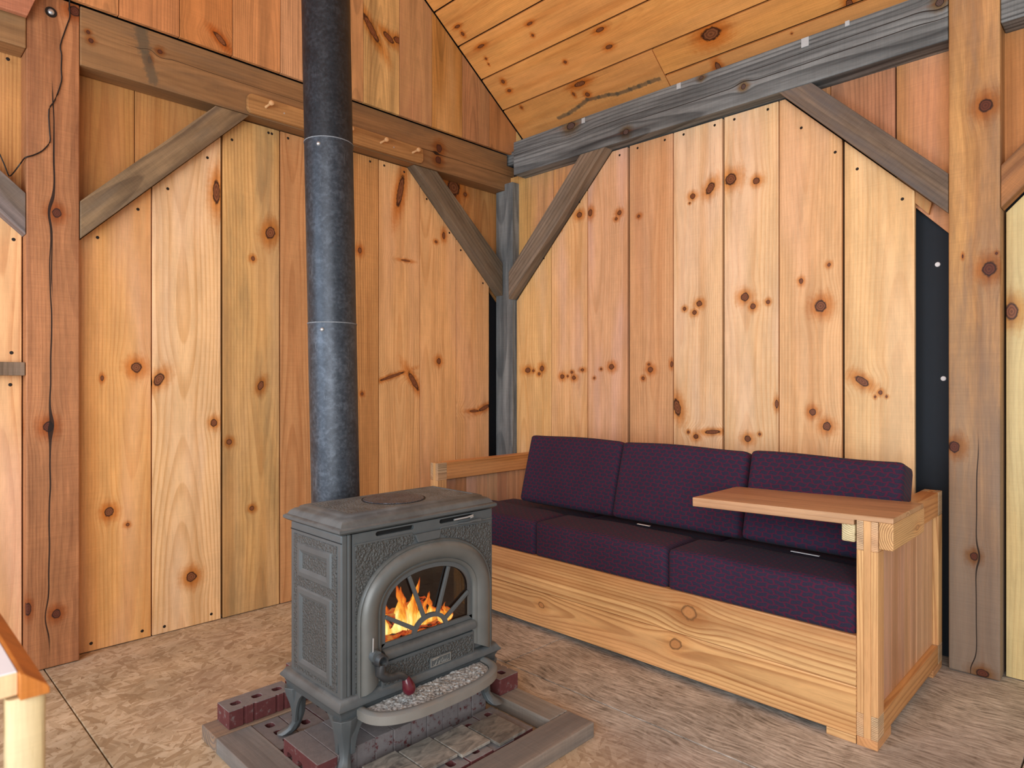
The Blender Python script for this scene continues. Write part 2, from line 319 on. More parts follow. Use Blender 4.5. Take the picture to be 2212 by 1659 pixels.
KN = {}
exec('''
KN['B'] = [(-3.114,1.293,0.026,0.018,0),(-3.061,1.288,0.012,0.009,0),(-2.981,1.303,0.019,0.019,0),(-3.007,1.266,0.014,0.011,0),(-2.8,1.246,0.019,0.015,0),(-2.754,1.248,0.009,0.007,0),(-2.719,1.274,0.012,0.008,0),(-2.702,1.238,0.017,0.013,0),(-2.632,1.288,0.015,0.009,0),(-2.726,2.321,0.0132,0.01,0),(-2.657,2.29,0.0224,0.018,0),(-2.82,2.217,0.0102,0.008,0),(-2.57,2.288,0.0173,0.022,0),(-2.345,2.247,0.0163,0.014,0),(-2.369,2.214,0.0122,0.009,0),(-2.405,1.304,0.02,0.017,0),(-2.484,1.291,0.009,0.007,0),(-2.538,1.235,0.008,0.007,0),(-2.205,2.201,0.011,0.009,0),(-2.134,1.313,0.01,0.007,0),(-2.124,1.282,0.018,0.016,0),(-2.174,1.231,0.011,0.01,0),(-1.982,1.312,0.0091,0.017,0),(-1.849,2.249,0.0173,0.015,0),(-1.743,2.272,0.0216,0.034,-35),(-1.868,2.214,0.0061,0.005,0),(-1.9,1.623,0.011,0.01,0),(-1.809,1.644,0.018,0.016,0),(-1.839,1.597,0.014,0.013,0),(-1.947,1.064,0.023,0.049,15),(-1.876,0.927,0.0091,0.008,0),(-1.829,0.905,0.015,0.014,0),(-1.73,0.935,0.0501,0.011,5),(-1.624,2.295,0.0328,0.031,0),(-1.484,2.256,0.0184,0.017,0),(-1.546,1.657,0.0231,0.022,0),(-1.502,1.604,0.015,0.015,0),(-1.422,1.62,0.011,0.01,0),(-1.377,1.095,0.0091,0.022,0),(-1.53,0.91,0.018,0.017,0),(-1.466,0.937,0.007,0.007,0),(-1.256,1.708,0.0102,0.013,0),(-1.124,1.773,0.0081,0.009,0),(-1.163,1.577,0.0281,0.029,0),(-1.2,1.06,0.016,0.017,0),(-1.134,0.993,0.019,0.021,0),(-0.977,1.211,0.036,0.017,-35),(-0.9,1.159,0.009,0.01,0),(-0.922,1.139,0.005,0.006,0),(-0.875,1.141,0.005,0.006,0),(-0.418,1.493,0.022,0.036,0)]
KN['PR'] = [(-0.493,2.33,0.024,0.028,0),(-0.481,1.664,0.0252,0.03,0),(-0.6,0.936,0.02,0.024,0),(-0.457,1.724,0.0051,0.006,0),(-0.571,1.728,0.0032,0.008,0),(-0.532,0.49,0.0143,0.017,0),(-0.504,0.018,0.0231,0.017,0)]
KN['A'] = [(0.952,1.275,0.023,0.024,0),(0.813,1.225,0.007,0.012,0),(1.048,1.22,0.021,0.035,-30),(1.304,1.002,0.016,0.019,0),(1.601,2.01,0.0263,0.035,-20),(1.506,1.859,0.011,0.012,0),(1.548,1.189,0.015,0.026,-20),(1.382,0.9,0.014,0.014,0),(0.841,0.616,0.0192,0.021,0),(0.916,0.547,0.0081,0.008,0),(1.196,0.246,0.0245,0.025,0),(1.317,2.17,0.0184,0.061,0),(1.5,0.543,0.0132,0.012,0),(2.762,1.349,0.018,0.019,0),(2.738,2.138,0.0122,0.009,0),(2.805,2.189,0.0132,0.025,0),(2.451,2.412,0.0214,0.108,-12),(2.388,1.245,0.1,0.009,17),(2.553,1.216,0.018,0.071,35),(3.174,1.028,0.06,0.014,20),(3.077,1.008,0.045,0.009,0),(2.155,1.996,0.0132,0.017,0),(2.171,1.138,0.01,0.009,0),(2.491,1.98,0.0363,0.006,0)]
KN['DA'] = [(2.925,2.545,0.0553,0.057,20),(3.03,2.519,0.0175,0.013,0)]
KN['PL'] = [(0.628,1.923,0.0173,0.02,0),(0.598,1.018,0.019,0.023,0),(0.627,0.224,0.0165,0.019,0),(0.529,0.268,0.0104,0.027,0),(0.692,2.804,0.0238,0.022,0)]
KN['G'] = [(1.296,2.898,0.0392,0.014,-40),(2.166,3.288,0.0206,0.092,38),(2.289,3.281,0.018,0.045,60),(2.357,3.289,0.0332,0.02,0)]
KN['BA'] = [(0.741,2.73,0.0073,0.008,0),(0.751,2.697,0.0098,0.01,0),(1.029,2.749,0.0108,0.011,0),(0.985,2.695,0.0085,0.017,0),(2.699,2.725,0.0238,0.027,0),(2.692,2.648,0.0235,0.024,0),(2.672,2.688,0.0082,0.006,0)]
KN['BB'] = [(-2.242,2.693,0.0209,0.017,0),(-1.516,2.731,0.0136,0.014,0),(-2.663,2.844,0.0352,0.023,0),(-0.652,2.813,0.0162,0.018,0),(-1.753,2.854,0.0117,0.01,0)]
KN['C'] = [(0.873,3.19,0.0086,0.0211,0),(0.819,3.189,0.0134,0.0098,0),(0.701,3.12,0.0086,0.0272,0),(0.618,3.144,0.0077,0.0075,0),(0.579,3.152,0.0078,0.0038,0),(0.685,2.7,0.0077,0.0192,0),(0.616,2.727,0.0086,0.0082,0),(0.386,2.624,0.0095,0.0095,0),(0.475,2.303,0.0109,0.0259,0),(0.363,2.304,0.011,0.0206,0),(0.436,3.133,0.0137,0.0118,0),(0.364,3.133,0.0099,0.014,0),(0.222,2.614,0.014,0.0418,0),(0.139,2.606,0.0149,0.0139,0),(0.223,3.127,0.01,0.0062,0),(0.175,2.696,0.0143,0.0066,0),(0.204,1.721,0.0328,0.0497,0),(0.084,1.051,0.0218,0.014,0),(0.01,1.759,0.0297,0.014,0),(0.046,1.338,0.0037,0.0041,0)]
KN['stain'] = [(0.009,3.108),(0.042,2.996),(0.058,2.905),(0.062,2.814),(0.083,2.714),(0.106,2.627),(0.094,2.543),(0.086,2.469),(0.07,2.411),(0.07,2.317),(0.068,2.254),(0.071,2.181),(0.068,2.113)]
SCA = [(0.959, 2.015), (0.795, 1.857), (1.088, 2.138), (1.273, 2.333), (1.396, 2.456), (1.591, 2.545), (1.609, 2.545), (1.701, 2.545), (0.77, 0.038), (0.977, 0.038), (1.073, 0.034), (1.292, 0.039), (2.227, 2.545), (2.33, 2.545), (2.48, 2.54), (2.661, 2.405), (2.854, 2.216), (2.953, 2.113), (3.16, 1.91), (0.472, 2.545), (0.491, 1.80), (0.484, 1.328), (0.48, 1.195)]
SCB = [(-2.344, 2.60), (-2.542, 2.499), (-2.654, 2.372), (-2.964, 2.05), (-2.213, 2.61), (-2.027, 2.61), (-1.906, 2.61), (-1.717, 2.61), (-1.604, 2.61), (-1.423, 2.61), (-1.255, 2.469), (-1.096, 2.309), (-0.998, 2.206), (-0.811, 2.028)]
''')
def knots_in(key, a0, a1, b0=-9, b1=9, ca=0, cb=0, pad=.012):
    return [(k[0]-ca, k[1]-cb, k[2], k[3], k[4]) for k in KN[key] if a0-pad < k[0] < a1+pad and b0 < k[1] < b1]

# ------------------------------------------------------------------ floor
m, t, b = newmat('oriented strand board floor')
tc = t.n.new('ShaderNodeTexCoord').outputs['Object']
vals = []
for k_, (ang_, sx_, sy_) in enumerate(((12, 15, 52), (74, 13, 60), (128, 17, 48), (160, 14, 66))):
    vr = t.n.new('ShaderNodeVectorRotate'); vr.rotation_type = 'Z_AXIS'; t.put(vr.inputs['Vector'], t.v('ADD', tc, t.v('SCALE', t.noise(tc, 7, 1, col=True), sc=.03))); vr.inputs['Angle'].default_value = math.radians(ang_)
    p_ = t.v('ADD', t.v('MULTIPLY', vr.outputs[0], (sx_, sy_, 1)), (k_*3.7, k_*1.9, 0))
    cr = t.sep(t.voro(p_, 1, out='Color'))
    fb_ = t.noise(t.v('MULTIPLY', vr.outputs[0], (22, 420, 1)), 1, 2, .6)
    vals.append((cr[0], t.m('ADD', t.m('MULTIPLY', cr[1], .62), t.m('MULTIPLY', fb_, .38))))
best, tone_v = vals[0]
for a_, b_v in vals[1:]:
    gt = t.m('GREATER_THAN', a_, best)
    tone_v = t.m('ADD', t.m('MULTIPLY', tone_v, t.m('SUBTRACT', 1, gt)), t.m('MULTIPLY', b_v, gt)); best = t.m('MAXIMUM', best, a_)
v1 = t.m('ADD', .385, t.m('MULTIPLY', tone_v, .25))
fx_, fy_, fz_ = t.sep(tc)
str_ = t.noise(t.v('MULTIPLY', t.v('ADD', tc, t.v('SCALE', t.noise(tc, 3, 2, col=True), sc=.12)), (95, 11, 1)), 1, 4, .7)
part = t.ss(t.m('ADD', fx_, t.m('MULTIPLY', t.noise(tc, 2.5, 3), .35)), 1.75, 2.15)       # the sheets under the sofa are worn and streaky
vd = t.noise(tc, 3.1, 5, .65)
vv = t.m('ADD', t.m('MULTIPLY', v1, t.m('SUBTRACT', 1, t.m('MULTIPLY', part, .75))), t.m('MULTIPLY', str_, t.m('MULTIPLY', part, .75)))
colA = t.ramp(vv, [(.34, lin((104, 84, 62))), (.44, lin((168, 144, 112))), (.54, lin((198, 178, 146))), (.66, lin((226, 210, 182)))])
colB = t.ramp(vv, [(.34, lin((92, 86, 78))), (.44, lin((152, 144, 132))), (.54, lin((190, 182, 170))), (.66, lin((216, 210, 198)))])
col = t.mix(part, colA, colB)
k4 = t.m('ADD', .80, t.m('MULTIPLY', t.ss(vd, .3, .7), .4)); col = t.mix(1., col, t.comb(k4, k4, k4), 'MULTIPLY')
sp_ = t.noise(t.v('MULTIPLY', tc, (220, 60, 1)), 1, 1); col = t.mix(t.m('MULTIPLY', t.ss(sp_, .70, .78), .7), col, lin((70, 52, 38)))
pk = t.noise(tc, 1.3, 2); col = t.mix(t.m('MULTIPLY', t.ss(pk, .45, .7), .2), col, lin((176, 138, 128)))
t.put(b.inputs['Base Color'], col); b.inputs['Roughness'].default_value = .62
t.put(b.inputs['Normal'], t.bump(vv, .5, .002)); osb = m
sub = simple('subfloor', (40, 30, 22), .9, nscale=8)
floor = mk('floor', B(-2.2, 3.6, -2.6, 3.6, -.10, -.018), sub, M=Matrix.Translation((0, 0, 0))); tag(floor, kind='structure')
xs = [-2.2, -.63, .585, 1.99, 3.43]; gp = .0025
for i in range(4):
    cuts = {0: [-2.6, 1.0, 3.42], 1: [-2.6, -.6, 1.83, 3.42], 2: [-2.6, -.45, 3.42], 3: [-2.6, .3, 1.995, 3.42]}[i]
    if i == 1: cuts = [-2.6, -.6, 3.42]
    for j in range(len(cuts)-1):
        mk('floor_panel', B(xs[i]+gp, xs[i+1]-gp, cuts[j]+gp, cuts[j+1]-gp, -.018, 0), osb, floor, M=Matrix.Translation((0, 0, 0)), bevel=.0015)

# ------------------------------------------------------------------ walls
yA, xB, dA, dB, yG = 3.395, 3.325, 3.435, 3.36, 3.29
wall_left = mk('wall_left', B(-1.6, 3.52, 3.47, 3.50, 0, 4.9), felt); tag(wall_left, kind='structure')
bm = B(3.395, 3.42, -1.6, 3.47, 0, 2.86)
wall_right = mk('wall_right', bm, felt_blue); tag(wall_right, kind='structure')
def screw(parent, p, n, r=.0075):
    bm = bmesh.new(); a = Vector(n)
    bmesh.ops.create_cone(bm, cap_ends=True, segments=10, radius1=r, radius2=r*.7, depth=.002)
    q = a.to_track_quat('Z', 'Y').to_matrix().to_4x4()
    return mk('screw', bm, screw_m, parent, M=Matrix.Translation(Vector(p)+a*.0008) @ q)
tone = lambda a, s=1.: tuple(c*s for c in a)
# brace lines (wall A in X,Z; wall B in -Y,Z)
brA_L = ((.71, 1.825), (1.453, 2.578)); brA_R = ((2.505, 2.578), (3.292, 1.828))
brB_L = ((-3.20, 1.81), (-2.397, 2.643)); brB_R = ((-1.336, 2.643), (-.62, 1.915))
def lift(l, d): return ((l[0][0], l[0][1]+d), (l[1][0], l[1][1]+d))
def board(name, key, a0, a1, poly, wall, thick, mat_kw, tint, parent, depth_pos, gap=.0022):
    """wall: 'A' or 'B'; poly in (a,z)"""
    ca = (a0+a1)/2
    kn = knots_in(key, a0, a1, ca=ca) if key else []
    mt = wood(name+' wood', knots=kn, **mat_kw)
    if wall == 'A': M = frame((ca, depth_pos, 0), (0, 0, 1), (0, 1, 0))
    else: M = frame((depth_pos, -ca, 0), (0, 0, 1), (1, 0, 0))
    bm = prism(bmesh.new(), [(p[0]-ca, p[1]) for p in poly], lambda a, b_, d: (a, d, b_), 0, thick)
    return mk(name, bm, mt, parent, M=M, tint=tint, bevel=.0018)
# lower boards, left wall ------------------------------------------------
LA = [(-1.6, -1.3), (-1.3, -1.0), (-1.0, -.7), (-.7, -.4), (-.4, -.085), (-.085, .22), (.22, .520), (.66, 1.016), (1.019, 1.340), (1.349, 1.653), (1.657, 1.92), (1.923, 2.289), (2.292, 2.605), (2.607, 2.913), (2.915, 3.219)]
TA = {7: ((238, 178, 108), (214, 146, 78), (226, 178, 142)), 8: ((248, 202, 146), (214, 158, 96), (244, 206, 170)), 9: ((226, 178, 112), (182, 130, 72), (196, 160, 118)),
      10: ((206, 150, 98), (164, 104, 58), (198, 142, 92)), 11: ((216, 158, 96), (160, 104, 54), (196, 140, 86)), 12: ((242, 190, 128), (212, 152, 92), (234, 182, 136)),
      13: ((244, 190, 128), (212, 152, 92), (240, 190, 146)), 14: ((240, 186, 126), (206, 146, 88), (234, 182, 140))}
boardsA = []
for i, (a0, a1) in enumerate(LA):
    top = 2.572
    poly = [(a0+.0015, .004), (a1-.0015, .004), (a1-.0015, top), (a0+.0015, top)]
    if i >= 7:
        poly = clip_line(poly, *lift(brA_L, -.006)); poly = clip_line(poly, *lift(brA_R, -.006))
    elif i == 6 or i == 5 or i == 4:
        poly = clip_line(poly, (-.3, 2.578), (.523, 1.822))
    c = TA.get(i, ((238, 184, 128), (206, 142, 90), (240, 190, 160)))
    kw = dict(PINE, light=c[0], dark=c[1], alt=c[2])
    if i == 9: kw.update(grey=.55, greycol=(140, 120, 84), streak=.5)
    if i == 8: kw.update(F=80, contrast=1.0, depth=(.03, .10))
    if i in (10, 11): kw.update(streak=.6, saw=.5)
    bd = board('wall_board', 'A', a0, a1, poly, 'A', .024, kw, None, wall_left, yA+random.uniform(-.002, .002))
    boardsA.append((a0, a1, bd))
for (x, z) in SCA:
    for a0, a1, bd in boardsA:
        if a0 < x < a1: screw(bd, (x, W[bd.name].translation.y, z), (0, -1, 0))
# deep boards above the braces
DBR = dict(PINE, light=(214, 156, 92), dark=(168, 108, 56), alt=(196, 136, 84), saw=.45, streak=.5)
for (a0, a1) in [(.66, .955), (.958, 1.30), (1.303, 1.62)]:
    poly = clip_above([(a0, 1.7), (a1, 1.7), (a1, 2.62), (a0, 2.62)], *lift(brA_L, .02))
    board('backing_board', None, a0, a1, poly, 'A', .02, dict(DBR, light=(196, 138, 76)), None, wall_left, dA)
for (a0, a1) in [(2.45, 2.78), (2.782, 3.121), (3.124, 3.42)]:
    poly = clip_above([(a0, 1.7), (a1, 1.7), (a1, 2.62), (a0, 2.62)], *lift(brA_R, .02))
    board('backing_board', 'DA', a0, a1, poly, 'A', .02, dict(DBR), None, wall_left, dA)
poly = clip_above([(-.4, 1.7), (.6, 1.7), (.6, 2.62), (-.4, 2.62)], (-.3, 2.60), (.523, 1.842))
board('backing_board', None, -.4, .6, poly, 'A', .02, DBR, None, wall_left, dA)
# lower boards, right wall -----------------------------------------------
LB = [(-3.222, -2.897), (-2.894, -2.592), (-2.589, -2.286), (-2.270, -1.974), (-1.970, -1.673), (-1.662, -1.368), (-1.364, -1.065), (-1.055, -.762), (-.437, -.14), (-.137, .16), (.163, .46), (.463, .76), (.763, 1.06), (1.063, 1.36)]
TB = {0: ((238, 192, 128), (214, 158, 92), (244, 206, 168)), 1: ((240, 190, 132), (216, 156, 98), (238, 196, 176)), 2: ((236, 186, 140), (212, 152, 102), (236, 192, 178)), 3: ((230, 178, 128), (204, 144, 94), (228, 178, 140)),
      4: ((250, 210, 160), (230, 176, 120), (252, 218, 184)), 5: ((248, 208, 156), (228, 174, 116), (252, 216, 182)), 6: ((246, 198, 142), (218, 158, 98), (238, 190, 150)), 7: ((250, 208, 148), (232, 180, 118), (250, 212, 164)), 8: ((226, 206, 148), (206, 182, 128), (236, 186, 110))}
boardsB = []
for i, (a0, a1) in enumerate(LB):
    top = 2.636
    poly = [(a0+.001, .004), (a1-.001, .004), (a1-.001, top), (a0+.001, top)]
    if i < 8:
        poly = clip_line(poly, *lift(brB_L, -.006)); poly = clip_line(poly, *lift(brB_R, -.006))
    elif i in (8, 9, 10): poly = clip_line(poly, (-.44, 1.895), (.28, 2.643))
    c = TB.get(i, ((240, 196, 140), (214, 160, 104), (244, 206, 172)))
    kw = dict(PINE, light=c[0], dark=c[1], alt=c[2])
    kw.update(F=random.choice((58, 68, 80, 92)), contrast=random.uniform(.7, 1.0))
    if i in (0, 1): kw.update(streak=.5)
    bd = board('wall_board', 'B', a0, a1, poly, 'B', .024, kw, None, wall_right, xB+random.uniform(-.003, .002))
    boardsB.append((a0, a1, bd))
for (a, z) in SCB:
    for a0, a1, bd in boardsB:
        if a0 < a < a1: screw(bd, (W[bd.name].translation.x, -a, z), (-1, 0, 0))
for (a0, a1, ln, kcl) in [(-3.43, -2.91, brB_L, (222, 172, 104)), (-2.907, -2.58, brB_L, (226, 164, 92)), (-2.577, -2.35, brB_L, (220, 160, 92)),
                     (-1.45, -1.13, brB_R, (204, 142, 86)), (-1.127, -.849, brB_R, (196, 134, 94)), (-.843, -.50, brB_R, (222, 156, 90))]:
    base = lift(ln, .02)
    poly = [(a0, 1.6), (a1, 1.6), (a1, 2.68), (a0, 2.68)]
    if a0 == -.843: base = ((-1.336, 2.60), (-.62, 1.83))
    poly = clip_above(poly, *base)
    board('backing_board', None, a0, a1, poly, 'B', .02, dict(DBR, light=kcl, dark=tuple(int(v*.74) for v in kcl), alt=(222, 160, 128)), None, wall_right, dB)
poly = clip_above([(-.5, 1.8), (.4, 1.8), (.4, 2.68), (-.5, 2.68)], (-.44, 1.93), (.28, 2.68))
board('backing_board', None, -.5, .4, poly, 'B', .02, dict(DBR, light=(206, 140, 78)), None, wall_right, dB)
bm = prism(bmesh.new(), [(-.768, 2.062), (-.70, 1.992), (-.712, 1.945), (-.80, 2.045)], lambda a, z, d: (d, -a, z), 3.335, 3.36)
mk('wood_scrap', bm, wood('wood scrap grain', **dict(PINE, light=(206, 156, 96))), wall_right)
for y, z in ((.69, 1.728), (.668, 1.222)):
    bm = bmesh.new(); bmesh.ops.create_cone(bm, cap_ends=True, segments=14, radius1=.011, radius2=.009, depth=.003)
    mk('cap_nail', bm, white_cap, wall_right, M=Matrix.Translation((3.393, y, z)) @ Matrix.Rotation(-math.pi/2, 4, 'Y'))
# gable boards -----------------------------------------------------------
def roof_z(x): return 2.977+.72*(3.456-x) if x > .9 else 2.977+.72*(3.456-.9)-.72*(.9-x)
GS = [-1.6, -1.3, -1.0, -.7, -.4, -.15, .10, .35, .60, .853, 1.107, 1.356, 1.608, 1.865, 2.115, 2.369, 2.622, 2.878, 3.126, 3.393, 3.447]
GC = {9: (208, 140, 88), 10: (200, 132, 76), 11: (212, 148, 94), 12: (224, 168, 120), 13: (224, 168, 112), 14: (230, 186, 120), 15: (196, 142, 100), 16: (206, 146, 76), 17: (192, 136, 92), 18: (186, 126, 76), 19: (224, 184, 118)}
for i, (a0, a1) in enumerate(zip(GS, GS[1:])):
    c = GC.get(i, (204, 140, 88)); d_ = tuple(int(v*.72) for v in c)
    poly = [(a0+.0015, 2.838), (a1-.0015, 2.838), (a1-.0015, roof_z(a1)-.004), (a0+.0015, roof_z(a0)-.004)]
    if a0 < .9 < a1: poly.insert(3, (.9, roof_z(.9)-.004))
    al = (222, 176, 118) if i in (15, 16, 17) else tuple(min(255, int(v*1.08)) for v in c)
    board('gable_board', 'G', a0, a1, poly, 'A', .022, dict(PINE, light=c, dark=d_, alt=al, streak=.6, saw=.45, F=110, rough=.42), None, wall_left, yG)

# ------------------------------------------------------------------ ceiling
th = math.atan(.72); cs, sn = math.cos(th), math.sin(th)
def cpt(s, y, d): return (3.456-s*cs+d*sn, y, 2.977+s*sn+d*cs)     # s up the slope, d outward (up)
bm = prism(bmesh.new(), [(-.06, -2.4), (3.15, -2.4), (3.15, 3.47), (-.06, 3.47)], cpt, .026, .05)
ceiling = mk('ceiling', bm, simple('dark roof deck', (14, 11, 9), .9, nscale=8)); tag(ceiling, kind='structure')
CS = [-.04, .2515, .5055, .7630, 1.012, 1.262, 1.512, 1.762, 2.012, 2.262, 2.512, 2.762, 3.148]
CEIL = dict(light=(244, 176, 98), dark=(210, 134, 66), F=120, contrast=.4, alt=(230, 162, 96), rough=.42, streak=.2, saw=.25, warp=.04)
def cboard(s0, s1, y0, y1, kw=None):
    sc = (s0+s1)/2
    kn = [(k[0]-sc, k[1], k[2]*1.1, k[3]*1.1, k[4]) for k in KN['C'] if s0-.01 < k[0] < s1+.01 and y0-.03 < k[1] < y1+.03]
    k2 = dict(CEIL); k2.update(kw or {})
    if s0 < 0 and y0 > 2:
        st = KN['stain']; k2['stains'] = [(p[0]-sc, p[1], q_[0]-sc, q_[1], .019) for p, q_ in zip(st[2:], st[3:])]
    o = cpt(sc, 0, 0)
    M = frame(o, (0, 1, 0), (sn, 0, cs))
    g_ = .0050
    bm = box(bmesh.new(), s0-sc+g_, s1-sc-g_, 0, .022, y0+g_/2, y1-g_/2)
    return mk('ceiling_board', bm, wood('ceiling board wood', knots=kn, **k2), ceiling, M=M, bevel=.0022)
for i, (s0, s1) in enumerate(zip(CS, CS[1:])):
    if i == 0:
        cboard(s0, s1, 2.070, 3.285, dict(light=(224, 158, 88), saw=.5)); cboard(.076, s1, -2.3, 2.070, dict(light=(234, 164, 88))); cboard(s0, .074, -2.3, 2.070, dict(light=(226, 154, 84)))
    else:
        cut = [2.9, .4, -.3, .9, -.8, .2, 1.1, 0, .6, -.5, .3, 1][i]
        if cut > 1.5 or cut < -.5 or i < 4: cboard(s0, s1, -2.3, 3.285)
        else: cboard(s0, s1, -2.3, cut); cboard(s0, s1, cut, 3.285)
# far slope (above and behind the camera)
bm = bmesh.new()
for i in range(12):
    x1 = .9-i*.215-.003; x0 = x1-.209
    vs = []
    prism(bm, [(x0, roof_z(x0)), (x1, roof_z(x1)), (x1, roof_z(x1)+.02), (x0, roof_z(x0)+.02)], lambda a, b_, d: (a, d, b_), -2.4, 3.285)
mk('roof_slope_board', bm, wood('far slope wood', **CEIL), ceiling)

# ------------------------------------------------------------------ timber frame
OLD = dict(light=(136, 142, 142), dark=(60, 64, 66), F=55, contrast=1.1, mott=.25, band=.7, alt=(100, 104, 104), rough=.7, streak=.6, saw=.6, warp=.05, kcol=(110, 88, 80), kdark=(62, 48, 46), fib=.5)
REDP = dict(light=(184, 124, 80), dark=(132, 80, 48), F=90, contrast=.45, alt=(168, 110, 72), rough=.6, streak=.6, saw=.8, fib=.5, mott=.2, kcol=(112, 58, 36), kdark=(74, 34, 22), grey=.25, greycol=(130, 84, 60))
# posts
ca = .6165
M = frame((ca, 3.322, 0), (0, 0, 1), (0, 1, 0))
mt = wood('left post wood', knots=[(k[0]-ca, k[1], k[2], k[3], k[4]) for k in KN['PL']], cracks=[(-.010, .0, 2.35, .0032, .07), (-.004, 1.5, 2.55, .003, .05)], **REDP)
o = mk('timber_post', box(bmesh.new(), -.0935, .0935, 0, .145, .003, 2.836), mt, M=M, bevel=.004)
tag(o, 'reddish square timber post with a long crack, left of the stove', 'post')
ca = -.533
M = frame((3.248, -ca, 0), (0, 0, 1), (1, 0, 0))
mt = wood('right post wood', knots=[(k[0]-ca, k[1], k[2], k[3], k[4]) for k in KN['PR']], cracks=[(.012, -.1, 1.05, .0022, .03)],
          **dict(REDP, light=(214, 162, 98), dark=(162, 112, 64), alt=(186, 144, 106), grey=.6, greycol=(140, 118, 100), saw=.5, lowgrey=(.7, 2.5, .85, (150, 138, 126))))
bm = box(bmesh.new(), -.088, .088, 0, .145, .003, 3.05)
o = mk('timber_post', bm, mt, M=M, bevel=.006); tag(o, 'light brown square timber post at the right end of the sofa', 'post')
# corner post with a notch for the beam
mt = wood('corner post wood', cracks=[(.02, -.5, 3.0, .002, .01)], **dict(OLD, light=(138, 142, 140), dark=(84, 90, 92), alt=(112, 116, 116)))
M = frame((3.375, 3.232, 0), (0, 0, 1), (0, 1, 0))
bm = prism(bmesh.new(), [(0, .003), (.165, .003), (.165, 2.576), (.079, 2.576), (.079, 2.622), (0, 2.622)], lambda a, b_, d: (d, a, b_), -.083, .075)
o = mk('timber_post', bm, mt, M=M, bevel=.004); tag(o, 'weathered grey post in the corner, notched under both beams', 'post')
# beam along the left wall
M = frame((0, 3.315, 2.71), (1, 0, 0), (0, 1, 0))
def beamA(x0, x1, notch, tint, lab, knots=()):
    mt = wood('left beam wood', knots=[(2.71-k[1], k[0], k[3], k[2], k[4]) for k in knots], cracks=[(.02, 2.2, 3.6, .0022, .02), (-.02, .8, 2.0, .0012, .02)],
              stains=[(-.11,.95,-.03,.96,.04),(.0,.97,.10,1.0,.035)], light=(160, 118, 76), dark=(112, 80, 50), F=80, contrast=.5, alt=(150, 112, 72), streak=.45, saw=.35, grey=.55, greycol=(106, 86, 66), fib=.3, kcol=(90, 50, 36))
    pts = [(x0, -.13), (x1, -.13), (x1, .134), (x0, .134)]
    if notch: pts = [(x0, -.132), (x1, -.132), (x1, .05), (3.325, .05), (3.325, .123), (x0, .123)]
    bm = prism(bmesh.new(), pts, lambda a, b_, d: (-b_, d, a), 0, .118)
    o = mk('timber_beam', bm, mt, M=M, bevel=.004); return tag(o, lab, 'beam')
beamA(.7115, 3.40, True, None, 'brown horizontal beam on the left wall, passing behind the stove pipe', KN['BA'])
beamA(-1.6, .5215, False, None, 'short stretch of orange beam left of the reddish post')
# beam along the right wall
M = frame((3.245, 0, 2.76), (0, -1, 0), (1, 0, 0))
bk = [(2.76-k[1], k[0], k[3], k[2], k[4]) for k in KN['BB']]
def beamB(y0, y1, lab, tenon):
    mt = wood('right beam wood', knots=bk, cracks=[(-.02, -3.3, -1.9, .0022, .015), (.015, -2.4, -.5, .0022, .02), (-.04, -1.6, -.4, .0018, .02)], **OLD)
    bm = box(bmesh.new(), -.112, .115, 0, .15, -y1, -y0)
    if tenon: box(bm, -.10, -.008, .098, .145, -3.44, -y1+.001)
    o = mk('timber_beam', bm, mt, M=M, bevel=.005); return tag(o, lab, 'beam')
beamB(.6225, 3.175, 'weathered grey beam under the sloping ceiling above the sofa', True)
beamB(-1.6, .4435, 'short end of grey beam right of the light brown post', False)
# braces
def brace(pts, wall, depth0, thick, kw, lab):
    """pts: four (a,z): lower-start, lower-end, upper-end, upper-start; grain runs start->end"""
    (a0, z0), (a1, z1) = pts[0], pts[1]
    L = math.hypot(a1-a0, z1-z0); ux, uz = (a1-a0)/L, (z1-z0)/L
    if wall == 'A': o = Vector((a0, depth0, z0)); ez = Vector((ux, 0, uz)); ey = Vector((0, 1, 0))
    else: o = Vector((depth0, -a0, z0)); ez = Vector((0, -ux, uz)); ey = Vector((1, 0, 0))
    M = frame(o, ez, ey); Mi = M.inverted(); bm = bmesh.new()
    f = (lambda a, z, d: Mi @ Vector((a, depth0+d, z))) if wall == 'A' else (lambda a, z, d: Mi @ Vector((depth0+d, -a, z)))
    prism(bm, pts, f, 0, thick)
    o = mk('timber_brace', bm, wood('brace wood', **kw), M=M, bevel=.003); return tag(o, lab, 'brace')
BRN = dict(OLD, light=(142, 116, 84), dark=(94, 74, 54), alt=(126, 104, 78), grey=.4, greycol=(112, 106, 96))
brace([(.7125, 1.827), (1.453, 2.576), (1.285, 2.576), (.7125, 1.99)], 'A', 3.318, .08, BRN, 'brown diagonal brace from the reddish post up to the beam')
brace([(2.505, 2.576), (3.29, 1.828), (3.29, 2.055), (2.69, 2.576)], 'A', 3.325, .08, dict(BRN, light=(120, 106, 86), dark=(76, 66, 54)), 'dark brown diagonal brace left of the grey corner post')
brace([(-3.228, 1.79), (-2.397, 2.646), (-2.59, 2.646), (-3.228, 1.98)], 'B', 3.25, .08, dict(BRN, light=(140, 124, 106), dark=(92, 80, 68)), 'grey-brown diagonal brace right of the grey corner post')
brace([(-1.336, 2.646), (-.6225, 1.917), (-.6225, 2.084), (-1.18, 2.646)], 'B', 3.25, .085, dict(BRN, light=(156, 136, 116), dark=(96, 82, 70), grey=.7, greycol=(104, 100, 98)), 'grey and brown diagonal brace meeting the light brown post')
brace([(-.4435, 1.905), (.28, 2.646), (.11, 2.646), (-.4435, 2.075)], 'B', 3.25, .08, dict(BRN, light=(186, 128, 78), dark=(134, 86, 52)), 'orange-brown diagonal brace at the right edge, rising from the light brown post')
